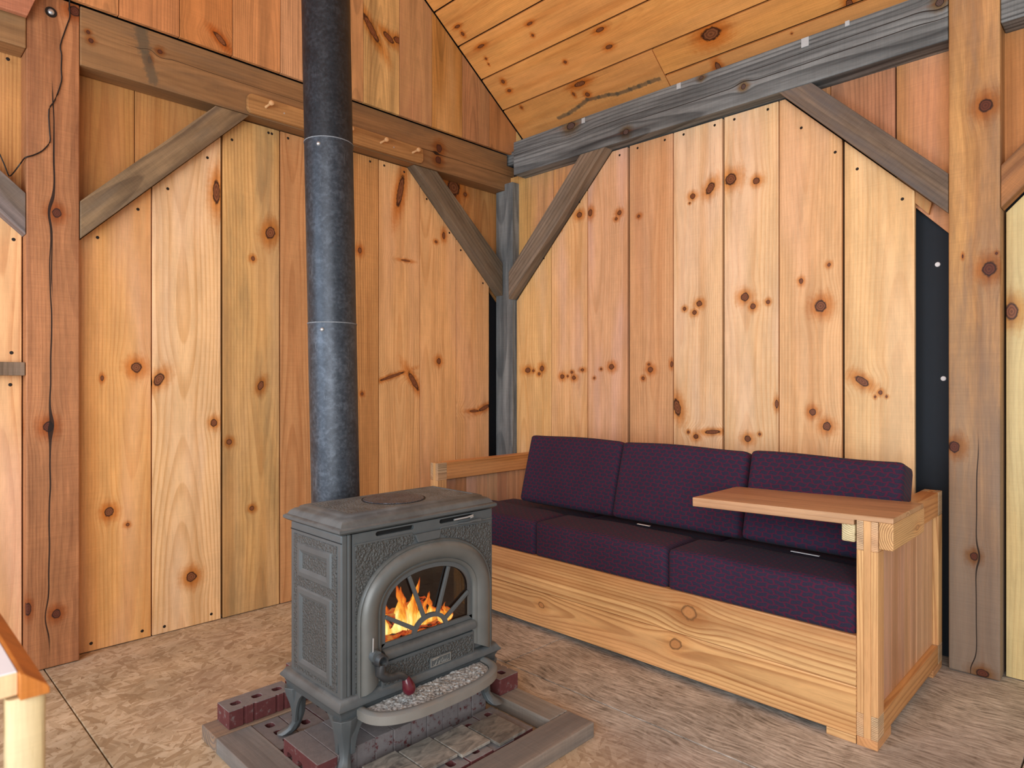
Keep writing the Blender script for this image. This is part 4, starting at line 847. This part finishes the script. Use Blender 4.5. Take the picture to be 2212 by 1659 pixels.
# legs
def leg(cx_, cy_, sx, sy):
    # centre line curves out to the toe; two webs form the arches under the skirt
    spec = [(.214, 0, .036), (.190, .001, .032), (.160, .004, .025), (.125, .006, .020), (.095, .002, .016), (.075, -.006, .019), (.062, -.018, .024), (.0565, -.026, .024)]
    rings = []
    for z_, o_, h_ in spec:
        c = Vector((cx_+sx*o_*-1, cy_+sy*o_*-1))
        rings.append([(c.x+h_*math.cos(a)*(1.12 if abs(math.cos(a)) > .5 else 1), c.y+h_*math.sin(a), z_) for a in [math.pi/4+2*math.pi*k/8 for k in range(8)]])
    bm = loft(bmesh.new(), rings)
    for dx, dy in ((-sx, 0), (0, -sy)):
        w_ = []
        for k in range(8):
            a = math.pi/2*k/7
            w_.append((.026+.075*(1-math.cos(a)), .214-.110*(1-math.sin(a))))
        out = w_+[(.012, .214), (.012, .104)]
        prism(bm, out, (lambda r_, z_, d: (cx_+dx*r_, cy_+sy*.012+d, z_)) if dx else (lambda r_, z_, d: (cx_+sx*.012+d, cy_+dy*r_, z_)), -.005, .005)
    mk('leg', bm, iron, st, smooth=True, bevel=.0015)
leg(1.036, 1.712, -1, -1); leg(1.612, 1.712, 1, -1); leg(1.036, 2.012, -1, 1); leg(1.612, 2.012, 1, 1)
# ash lip
def lip(hw, dep, cy_=1.690): return [(1.325+hw*math.copysign(abs(math.cos(a))**.72, math.cos(a)), cy_-dep*abs(math.sin(a))**.72) for a in [math.pi+math.pi*k/30 for k in range(31)]]
lo, li = lip(.262, .140), lip(.236, .112)
pr2 = [(0, .212), (-.004, .222), (0, .232), (.3, .238), (.7, .238), (1.0, .232), (1.0, .226), (.5, .212), (0, .206)]
rings = [[(p[0]+(q_[0]-p[0])*f_, p[1]+(q_[1]-p[1])*f_, z_) for p, q_ in zip(lo, li)] for f_, z_ in pr2]
bm = bmesh.new(); loft(bm, [[r_[i] for r_ in rings] for i in range(31)], cap=True, closed=True)
mk('ash_lip', bm, castiron('dusty lip iron', (138, 136, 130), dustk=.9), st, smooth=True)
bm = bmesh.new(); prism(bm, lip(.238, .114)[::-1], lambda a, b_, d: (a, b_, d), .214, .2225); mk('lip_tray', bm, iron, st)
ar = random.Random(5)
bm = bmesh.new()
nx, ny = 60, 16; grid = []
for i in range(nx+1):
    row = []
    for j in range(ny+1):
        u_ = -1+2*i/nx; dep = .108*max(0, 1-abs(u_)**2.8)**.36
        row.append(bm.verts.new((1.325+.232*u_, 1.688-dep*j/ny, .2232+(.003+.006*ar.random()*(1-abs(u_)**4))*(1-.4*(j/ny)))))
    grid.append(row)
for i in range(nx):
    for j in range(ny): bm.faces.new((grid[i][j], grid[i+1][j], grid[i+1][j+1], grid[i][j+1]))
for k in range(90):
    u_ = ar.uniform(-.85, .85); dep = .10*max(0, 1-abs(u_)**2.8)**.36
    p = Vector((1.325+.232*u_, 1.686-dep*ar.uniform(.1, .95), .229)); s_ = ar.uniform(.002, .0065)
    r0 = bmesh.ops.create_icosphere(bm, subdivisions=1, radius=s_)
    for v in r0['verts']: v.co = Vector((v.co.x*ar.uniform(.8, 1.6), v.co.y, v.co.z*.6))+p
m, t, b = newmat('wood ash'); tc = t.n.new('ShaderNodeTexCoord').outputs['Object']
n1 = t.noise(tc, 120, 4, .7); t.put(b.inputs['Base Color'], t.ramp(n1, [(.35, lin((78, 76, 74))), (.5, lin((158, 160, 158))), (.7, lin((214, 218, 216)))])); b.inputs['Roughness'].default_value = .95
bmesh.ops.recalc_face_normals(bm, faces=bm.faces)
ash = mk('wood_ash', bm, m); tag(ash, 'pale grey wood ash spilt on the curved stove lip', 'ash', kind='stuff')
mk('flue_collar', loft(bmesh.new(), [[(1.267+.098*math.cos(2*math.pi*k/32), 2.152+.098*math.sin(2*math.pi*k/32), z_) for k in range(32)] for z_ in (.57, .66)]), iron, st, smooth=True)
mk('flue_box', B(1.25, 1.39, 2.005, 2.06, .60, .72), iron, st, bevel=.006)
# ------------------------------------------------------------------ fire
m, t, b = newmat('charred log'); tc = t.n.new('ShaderNodeTexCoord').outputs['Object']
n1 = t.noise(t.v('MULTIPLY', tc, (20, 60, 60)), 1, 4, .6)
t.put(b.inputs['Base Color'], t.ramp(n1, [(.35, (.01, .008, .007)), (.6, (.06, .03, .02)), (.8, (.10, .05, .03))])); b.inputs['Roughness'].default_value = .9
t.put(b.inputs['Normal'], t.bump(n1, .8, .006))
t.put(b.inputs['Emission Color'], t.ramp(n1, [(.42, (0, 0, 0)), (.5, (.9, .08, .01)), (.62, (1, .35, .05))])); b.inputs['Emission Strength'].default_value = .55
logm = m
def log(p, q_, r_, lab):
    n_ = 9; pts = [Vector(p).lerp(Vector(q_), k/n_)+Vector((0, ar.uniform(-.003, .003), ar.uniform(-.003, .003))) for k in range(n_+1)]
    bm = tube(bmesh.new(), pts, [r_*ar.uniform(.85, 1.1)*(.8 if k in (0, n_) else 1) for k in range(n_+1)], 9)
    for v in bm.verts: v.co += Vector((0, ar.uniform(-1, 1), ar.uniform(-1, 1)))*r_*.13
    o = mk('firewood_log', bm, logm); tag(o, lab, 'log')
log((1.16, 1.80, .338), (1.50, 1.82, .330), .032, 'charred log lying in front at the bottom of the fire')
log((1.19, 1.88, .345), (1.56, 1.86, .352), .034, 'charred log lying behind the front one in the fire')
log((1.27, 1.84, .400), (1.47, 1.90, .408), .030, 'dark log resting on top of the others in the fire')
m = bpy.data.materials.new('flame'); m.use_nodes = True; t = NT(m.node_tree)
for n_ in list(m.node_tree.nodes): m.node_tree.nodes.remove(n_)
out = t.n.new('ShaderNodeOutputMaterial'); em = t.n.new('ShaderNodeEmission'); tr = t.n.new('ShaderNodeBsdfTransparent'); mx = t.n.new('ShaderNodeMixShader')
tcn = t.n.new('ShaderNodeTexCoord'); gz = t.sep(tcn.outputs['Generated'])[2]; ob = tcn.outputs['Object']
lw = t.n.new('ShaderNodeLayerWeight'); lw.inputs['Blend'].default_value = .5
fn = t.noise(t.v('MULTIPLY', ob, (55, 55, 16)), 1, 3, .6)
core = t.m('SUBTRACT', 1, lw.outputs['Facing'])
heat = t.m('ADD', t.m('SUBTRACT', t.m('MULTIPLY', core, .9), t.m('MULTIPLY', gz, .65)), t.m('MULTIPLY', t.m('SUBTRACT', fn, .5), .9))
t.put(em.inputs['Color'], t.ramp(heat, [(-.0, (.75, .06, .004)), (.25, (1, .20, .012)), (.5, (1, .48, .05)), (.8, (1, .80, .30))])); t.put(em.inputs['Strength'], t.m('ADD', .5, t.m('MULTIPLY', heat, 1.5)))
alpha = t.m('MULTIPLY', t.ss(core, .10, .75), t.m('MULTIPLY', t.ss(t.m('ADD', heat, .1), -.05, .4), .92))
t.put(mx.inputs[0], alpha); t.l.new(tr.outputs[0], mx.inputs[1]); t.l.new(em.outputs[0], mx.inputs[2]); t.l.new(mx.outputs[0], out.inputs[0])
fire = empty('fire', (1.345, 1.84, .34), 'orange and yellow flames burning behind the stove glass', 'fire')
fl = [(1.20, 1.80, .085, .026), (1.235, 1.82, .12, .030), (1.275, 1.84, .135, .034), (1.315, 1.83, .19, .038), (1.35, 1.85, .16, .036), (1.385, 1.84, .18, .036), (1.42, 1.83, .125, .034), (1.46, 1.84, .115, .034), (1.495, 1.82, .085, .028), (1.525, 1.83, .065, .022), (1.25, 1.775, .05, .022), (1.36, 1.775, .045, .024), (1.44, 1.78, .04, .02), (1.175, 1.79, .05, .018)]
for (x, y, h_, r_) in fl:
    ph = ar.uniform(0, 6); z0 = .345 if y > 1.79 else .325
    rings = []
    for k in range(11):
        f_ = k/10; rad = r_*(math.sin(math.pi*min(1, f_*1.25+.18))**.8 if f_ < .62 else (1-f_)/.38*.62)*(1-.35*f_)
        rad = max(rad, .0006); ox = .020*f_*math.sin(ph+f_*4.5); oy = .008*math.sin(ph*2+f_*4)
        rings.append([(x+ox+rad*math.cos(a), y+oy+rad*.6*math.sin(a), z0+h_*f_) for a in [2*math.pi*j/10 for j in range(10)]])
    mk('flame', loft(bmesh.new(), rings), m, fire, smooth=True)
# ------------------------------------------------------------------ stove pipe
m, t, b = newmat('black stove pipe steel'); tc = t.n.new('ShaderNodeTexCoord').outputs['Object']
n1 = t.noise(tc, 16, 5, .7, dist=.6); n2 = t.noise(tc, 90, 3, .6); sc = t.noise(t.v('MULTIPLY', tc, (160, 160, 12)), 1, 2)
col = t.ramp(t.m('ADD', t.m('MULTIPLY', n1, .55), t.m('MULTIPLY', n2, .45)), [(.38, lin((50, 54, 60))), (.5, lin((64, 69, 76))), (.62, lin((84, 90, 98)))])
col = t.mix(t.m('MULTIPLY', t.ss(sc, .70, .78), .45), col, lin((150, 155, 160)))
oz = t.n.new('ShaderNodeObjectInfo').outputs['Color']; col = t.mix(1., col, oz, 'MULTIPLY')
t.put(b.inputs['Base Color'], col); b.inputs['Metallic'].default_value = .5; t.put(b.inputs['Roughness'], t.m('ADD', .32, t.m('MULTIPLY', n2, .3))); t.put(b.inputs['Normal'], t.bump(n2, .15, .001)); pipe_m = m
sp = empty('stove_pipe', (1.267, 2.152, .66), 'black round stove pipe rising from the stove, leaning slightly, with dusty joints', 'stove pipe')
def pc(z_): f_ = (z_-.66)/1.98; return (1.267-.027*f_, 2.152+.028*f_)
PR_ = .0862
def ring_(z_, r_): x, y = pc(z_); return [(x+r_*math.cos(2*math.pi*k/40), y+r_*math.sin(2*math.pi*k/40), z_) for k in range(40)]
JZ = [.66, 1.418, 2.078, 2.72, 3.40, 4.62]
for i, (z0, z1) in enumerate(zip(JZ, JZ[1:])):
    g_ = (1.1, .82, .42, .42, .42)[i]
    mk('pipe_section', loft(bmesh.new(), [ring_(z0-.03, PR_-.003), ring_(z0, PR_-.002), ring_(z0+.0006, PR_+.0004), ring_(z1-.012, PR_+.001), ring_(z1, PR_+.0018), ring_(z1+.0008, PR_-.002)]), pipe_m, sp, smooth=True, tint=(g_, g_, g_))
    if i > 0:
        mk('dusty_joint', loft(bmesh.new(), [ring_(z0-.001, PR_+.0016), ring_(z0-.001, PR_+.0026), ring_(z0+.0025, PR_+.0026), ring_(z0+.0025, PR_+.001)], cap=False), simple('joint dust', (120, 124, 128), .8, nscale=200, namp=.6), sp)
    if 1 <= i <= 2:
        x, y = pc(z0-.028); a = math.radians(-144)
        bm = bmesh.new(); bmesh.ops.create_uvsphere(bm, u_segments=12, v_segments=6, radius=.0075)
        mk('rivet', bm, steel, sp, M=Matrix.Translation((x+PR_*math.cos(a), y+PR_*math.sin(a), z0-.026)), smooth=True)
# ------------------------------------------------------------------ daybed sofa
sf = empty('sofa_frame', (2.80, 1.81, 0), 'honey pine sofa frame with boxed ends along the right wall', 'sofa')
SOF = dict(light=(232, 186, 126), dark=(164, 106, 58), F=85, contrast=1.0, alt=(222, 164, 112), kcol=(188, 130, 78), kdark=(200, 140, 86), halo=.35, rough=.38, streak=.35, saw=0, warp=.05, depth=(.012, .05), fib=.2, spec=.45)
def stick(nm, x0, x1, y0, y1, z0, z1, along, parent=sf, kw=None, bev=.003, knots=()):
    c = ((x0+x1)/2, (y0+y1)/2, (z0+z1)/2); k = dict(SOF); k.update(kw or {})
    dx, dy, dz = x1-x0, y1-y0, z1-z0
    if along == 'x': M = frame(c, (1, 0, 0), (0, 1, 0)); d = (dz, dy, dx)
    elif along == 'y': M = frame(c, (0, -1, 0), (1, 0, 0)); d = (dz, dx, dy)
    else: M = frame(c, (0, 0, 1), (1, 0, 0)); d = (dy, dx, dz)
    bm = box(bmesh.new(), -d[0]/2, d[0]/2, -d[1]/2, d[1]/2, -d[2]/2, d[2]/2)
    return mk(nm, bm, wood(nm+' wood', knots=knots, endgrain=True, **k), parent, M=M, bevel=bev)
FX, BX = 2.357, 3.255
YR0, YR1, YL0, YL1 = .645, .710, 2.906, 2.973
# front: two wide boards
stick('front_board', FX, FX+.03, YR1+.001, YL0-.001, .1915, .360, 'y', kw=dict(F=70, contrast=1.25, depth=(.008, .06), warp=.10), knots=[(-.02, .48, .03, .035, 0)])
stick('front_board', FX+.0005, FX+.030, YR1+.001, YL0-.001, .025, .1900, 'y', kw=dict(F=90, contrast=1.15, light=(228, 178, 118), warp=.07), knots=[(-.045, .42, .022, .03, 20), (-.03, -.31, .014, .02, -10)])
END = dict(light=(222, 190, 148), dark=(104, 70, 46), F=170, contrast=1.0, ecen=(.35, .03))
for (y0, y1, side) in ((YR0, YR1, 1), (YL0, YL1, -1)):
    sd = sf
    for x0, x1 in ((FX, FX+.066), (BX-.066, BX)):
        # bridle-jointed post: full-height tongue, rail ends either side
        w3 = (y1-y0)/3
        stick('post', x0, x1, y0+w3, y1-w3, .03, .7465, 'z', kw=dict(F=50, light=(232, 184, 124), contrast=.6), bev=.0015)
        for a, b_ in ((y0, y0+w3-.0004), (y1-w3+.0004, y1)):
            stick('post', x0+.0004, x1-.0004, a, b_, .108, .648, 'z', kw=dict(F=110), bev=.0015)
            if x0 == FX:
                for z0, z1 in ((.031, .1075), (.6485, .746)): stick('rail_end', x0+.0002, x1, a, b_, z0, z1, 'x', kw=END, bev=.0015)
    for z0, z1 in ((.031, .1075), (.6485, .7465)):
        stick('end_rail', FX+.0665, BX-.0665, y0+.0005, y1-.0005, z0, z1, 'x', kw=dict(F=70, light=(214, 150, 84) if side < 0 else (216, 158, 96), dark=(160, 98, 48)))
        if x0 != FX:
            for a, b_ in ((y0, y0+w3-.0004), (y1-w3+.0004, y1)): stick('rail_end', BX-.066, BX-.0002, a, b_, z0, z1, 'x', kw=dict(END), bev=.0015)
    n_ = 9; wv = (BX-.067-FX-.067)/n_
    for k in range(n_):
        c = random.choice(((216, 164, 120), (206, 152, 112), (222, 176, 134), (196, 140, 98)))
        xa = FX+.067+k*wv
        yy = (y0+.022, y1-.018) if side > 0 else (y0+.022, y1-.022)
        stick('panel_board', xa+.0007, xa+wv-.0007, yy[0], yy[1], .108, .648, 'z', kw=dict(light=c, dark=tuple(int(v*.76) for v in c), F=60, contrast=.6, alt=(214, 170, 150)), bev=.0018)
    # feet
    for x0, x1 in ((FX, FX+.152), (BX-.152, BX)):
        stick('foot', x0, x1, y0+.001, y1-.001, .0, .0302, 'x', kw=dict(light=(206, 150, 96)), bev=.0015)
stick('foot', FX+.001, FX+.028, .712, .806, .0, .0245, 'y', bev=.0012); stick('foot', FX+.001, FX+.028, 2.81, 2.904, .0, .0245, 'y', bev=.0012)
stick('back_board', BX-.03, BX, YR1+.001, YL0-.001, .12, .36, 'y')
stick('seat_deck', FX+.031, BX-.031, YR1+.002, YL0-.002, .335, .350, 'y', kw=dict(light=(200, 160, 110)), bev=.001)
stick('back_rest', 2.985, 3.005, .78, 2.50, .351, .80, 'y', kw=dict(light=(200, 160, 110)), bev=.002)
# fabric
def fabric(name, ax, bx, tone_=1.):
    m, t, b = newmat(name); tc = t.n.new('ShaderNodeTexCoord').outputs['Object']
    x, y, z = t.sep(tc)
    a = y; h = t.m('ADD', t.m('MULTIPLY', z, ax), t.m('MULTIPLY', x, bx))
    a = t.m('ADD', a, t.m('MULTIPLY', t.m('SINE', t.m('MULTIPLY', h, 165.)), .0035)); h2 = t.m('ADD', h, t.m('MULTIPLY', t.m('SINE', t.m('MULTIPLY', a, 155.)), .0022))
    CWd, CH = .041, .0185
    row = t.m('FLOOR', t.m('DIVIDE', h2, CH)); off = t.m('MULTIPLY', t.m('MODULO', t.m('ABSOLUTE', row), 2.), .5)
    fa = t.m('ABSOLUTE', t.m('SUBTRACT', t.m('FRACT', t.m('ADD', t.m('DIVIDE', a, CWd), off)), .5)); fh = t.m('ABSOLUTE', t.m('SUBTRACT', t.m('FRACT', t.m('DIVIDE', h2, CH)), .5))
    blk = t.m('MULTIPLY', t.ss(fa, .36, .46, 1., 0.), t.ss(fh, .32, .46, 1., 0.))
    thr = t.noise(t.v('MULTIPLY', tc, (260, 260, 900)), 1, 2); n3 = t.noise(tc, 5, 3)
    navy = t.mix(thr, lin((24, 27, 42)), lin((52, 54, 76))); mar = t.mix(thr, lin((60, 20, 40)), lin((98, 38, 66)))
    col = t.mix(t.m('MULTIPLY', blk, .92), mar, navy); k = t.m('MULTIPLY', t.m('ADD', .8, t.m('MULTIPLY', n3, .4)), tone_)
    col = t.mix(1., col, t.comb(k, k, k), 'MULTIPLY')
    t.put(b.inputs['Base Color'], col); b.inputs['Roughness'].default_value = .85; b.inputs['Specular IOR Level'].default_value = .2
    b.inputs['Sheen Weight'].default_value = .03
    t.put(b.inputs['Normal'], t.bump(t.m('ADD', blk, t.m('MULTIPLY', thr, .5)), .45, .0015)); return m
fab_s = fabric('purple block-weave seat fabric', 1., 1.); fab_b = fabric('purple block-weave back fabric', 1., .25)
def cushion(name, M, L, Wd, T, mat, lab, grp, cat, seed, rad=.028):
    """local: y length, x depth, z thickness for seat; rounded box with soft sag"""
    r_ = random.Random(seed); bm = bmesh.new(); box(bm, -Wd/2, Wd/2, -L/2, L/2, 0, T)
    bmesh.ops.bevel(bm, geom=bm.edges[:], offset=rad, segments=4, profile=.6, affect='EDGES')
    bmesh.ops.subdivide_edges(bm, edges=[e for e in bm.edges if e.calc_length() > .12], cuts=7, use_grid_fill=True)
    ph = r_.uniform(0, 6)
    for v in bm.verts:
        x, y, z = v.co; ex = 1-(abs(x)/(Wd/2))**2; ey = 1-(abs(y)/(L/2))**2; ez = 1-(abs(z-T/2)/(T/2))**2
        if z > T*.5: v.co.z += .010*max(ex, 0)**.5*max(ey, 0)**.5+.002*math.sin(y*17+ph)
        v.co.x += (.006 if x > 0 else -.006)*max(ez, 0)*max(ey, 0)
        if z > T*.4: s1 = min(1, max(0, (x+.06)/.10)); v.co.z -= .045*s1*s1*(3-2*s1)*(z/T)
    o = mk(name, bm, mat, M=M, smooth=True); tag(o, lab, cat, grp); return o
ys = [.7125, 1.4335, 2.170, 2.902]
sl = ['purple seat cushion at the right end of the sofa, beside the tray table', 'purple seat cushion in the middle of the sofa', 'purple seat cushion at the left end of the sofa, partly behind the stove']
for i in range(3):
    y0, y1 = ys[i], ys[i+1]
    cushion('seat_cushion', Matrix.Translation(((2.364+2.97)/2, (y0+y1)/2, .3505)), y1-y0-.004, .604, .172, fab_s, sl[i], 'purple seat cushions on the sofa', 'cushion', i, .030)
    b_ = 0
bl = ['purple back cushion at the right end, behind the tray table', 'purple back cushion in the middle of the sofa', 'purple back cushion at the left end, nearest the corner post']
by = [(.672, 1.274), (1.279, 1.945), (1.950, 2.59)]
for i, (y0, y1) in enumerate(by):
    bx0 = (2.690, 2.680, 2.690)[i]
    tilt = math.radians(15.5); M = Matrix.Translation((bx0, (y0+y1)/2, .538)) @ Matrix.Rotation(tilt, 4, 'Y')
    bm_M = M @ Matrix.Translation((.075, 0, 0))
    bm = bmesh.new(); T, L, H = .15, y1-y0-.003, .385
    r_ = random.Random(10+i)
    box(bm, -T/2, T/2, -L/2, L/2, 0, H); bmesh.ops.bevel(bm, geom=bm.edges[:], offset=.030, segments=4, profile=.6, affect='EDGES')
    bmesh.ops.subdivide_edges(bm, edges=[e for e in bm.edges if e.calc_length() > .11], cuts=7, use_grid_fill=True)
    for v in bm.verts:
        x, y, z = v.co; ey = max(0, 1-(abs(y)/(L/2))**2); ez = max(0, 1-(abs(z-H/2)/(H/2))**2)
        if x < 0: v.co.x -= .014*ey**.5*ez**.5+.002*math.sin(y*11+i*2)
        if z > H*.8: v.co.z += .004*math.sin(y*9+i)
    o = mk('back_cushion', bm, fab_b, M=bm_M, smooth=True); tag(o, bl[i], 'cushion', 'purple back cushions on the sofa')
for p, ln, lab in (((2.635, 1.72, .5335), .07, 'white sliver between the seat and the middle back cushion'), ((2.635, .98, .5335), .11, 'white sliver between the seat and the right back cushion')):  # thin white strips in the gaps between seat and back cushions
    bm = B(p[0]-.006, p[0]+.006, p[1]-ln/2, p[1]+ln/2, p[2], p[2]+.0012)
    for v in bm.verts: v.co.x += .03*(v.co.y-p[1])
    tag(mk('white_sliver', bm, white_cap), lab, 'paper')
# ------------------------------------------------------------------ tray table on the arm
tt = empty('tray_table', (2.56, .95, .70), 'pine tray table hooked over the right sofa arm', 'tray table')
TRY = dict(SOF, light=(204, 160, 118), dark=(152, 108, 72), F=70, contrast=.5, alt=(190, 130, 92))
dr_ = math.atan(.018/.72)
M = frame((2.556, .600, .7495), (0, 1, 0), (1, 0, 0))   # grain along Y; local x = ? up or down
Ry = Matrix.Rotation(dr_, 4, 'X')
# local frame: x -> -Z ... outline drawn in (y along, z up)
base = Matrix.Translation((2.556, .600, .748)) @ Matrix.Rotation(-.025, 4, 'X')
Mt = base @ frame((0, 0, 0), (0, 1, 0), (1, 0, 0)); Mi = Mt.inverted() @ base
bm = bmesh.new()
out = [(0, 0), (.118, 0), (.118, -.017), (.712, -.017), (.712, .018), (0, .018)]
prism(bm, out, lambda a, b_, d: Mi @ Vector((d, a, b_)), -.199, .185)
mk('tray_board', bm, wood('tray board wood', endgrain=True, **TRY), tt, M=Mt, bevel=.0025)
stick('outer_cleat', 2.358, 2.752, .6005, .6435, .660, .7475, 'x', parent=tt, kw=dict(END, light=(222, 176, 118), dark=(140, 90, 50), F=150, ecen=(.0, .06)), knots=[(0, .10, .010, .022, 0)])
stick('inner_cleat', 2.366, 2.742, .7175, .760, .668, .728, 'x', parent=tt, kw=dict(END, light=(226, 212, 166), dark=(150, 124, 84), F=150, ecen=(.06, .02)), bev=.005)
# ------------------------------------------------------------------ table at the lower left
tb = empty('side_table', (-.2, 1.5, 0), 'small table with a glossy white top and honey-coloured edge, lower left', 'table')
whitem = simple('glossy white laminate', (236, 240, 248), .18, nscale=10, namp=.02)
mk('table_top', B(-.72, .171, 1.146, 1.95, .760, .792), wood('table apron wood', **dict(PINE, light=(222, 196, 140), dark=(190, 156, 100))), tb, bevel=.002)
mk('white_surface', B(-.718, .1695, 1.148, 1.948, .792, .7935), whitem, tb)
bm = loft(bmesh.new(), [[(.171, y, .793), (.176, y, .7925), (.203, y, .770), (.206, y, .764), (.206, y, .756), (.171, y, .756)] for y in (1.132, 1.95)])
mk('edge_strip', bm, wood('honey edge wood', **dict(PINE, light=(204, 128, 54), dark=(172, 98, 38), contrast=.3)), tb, smooth=False, bevel=.0015)
LG = dict(PINE, light=(224, 206, 164), dark=(186, 160, 112), F=60, contrast=.35)
for lx, ly in ((.181, 1.162), (-.69, 1.162), (.181, 1.92), (-.69, 1.92)):
    rings = []
    for z_, r_ in ((.0, .018), (.3, .021), (.60, .023), (.7555, .024)):
        rings.append([(lx+r_*math.copysign(abs(math.cos(a))**.45, math.cos(a)), ly+r_*.8*math.copysign(abs(math.sin(a))**.45, math.sin(a)), z_) for a in [2*math.pi*k/16 for k in range(16)]])
    mk('leg', loft(bmesh.new(), rings), wood('table leg wood', **LG), tb, smooth=True)
mk('apron', B(-.66, .145, 1.150, 1.170, .70, .7595), wood('table apron front wood', **LG), tb, bevel=.002)
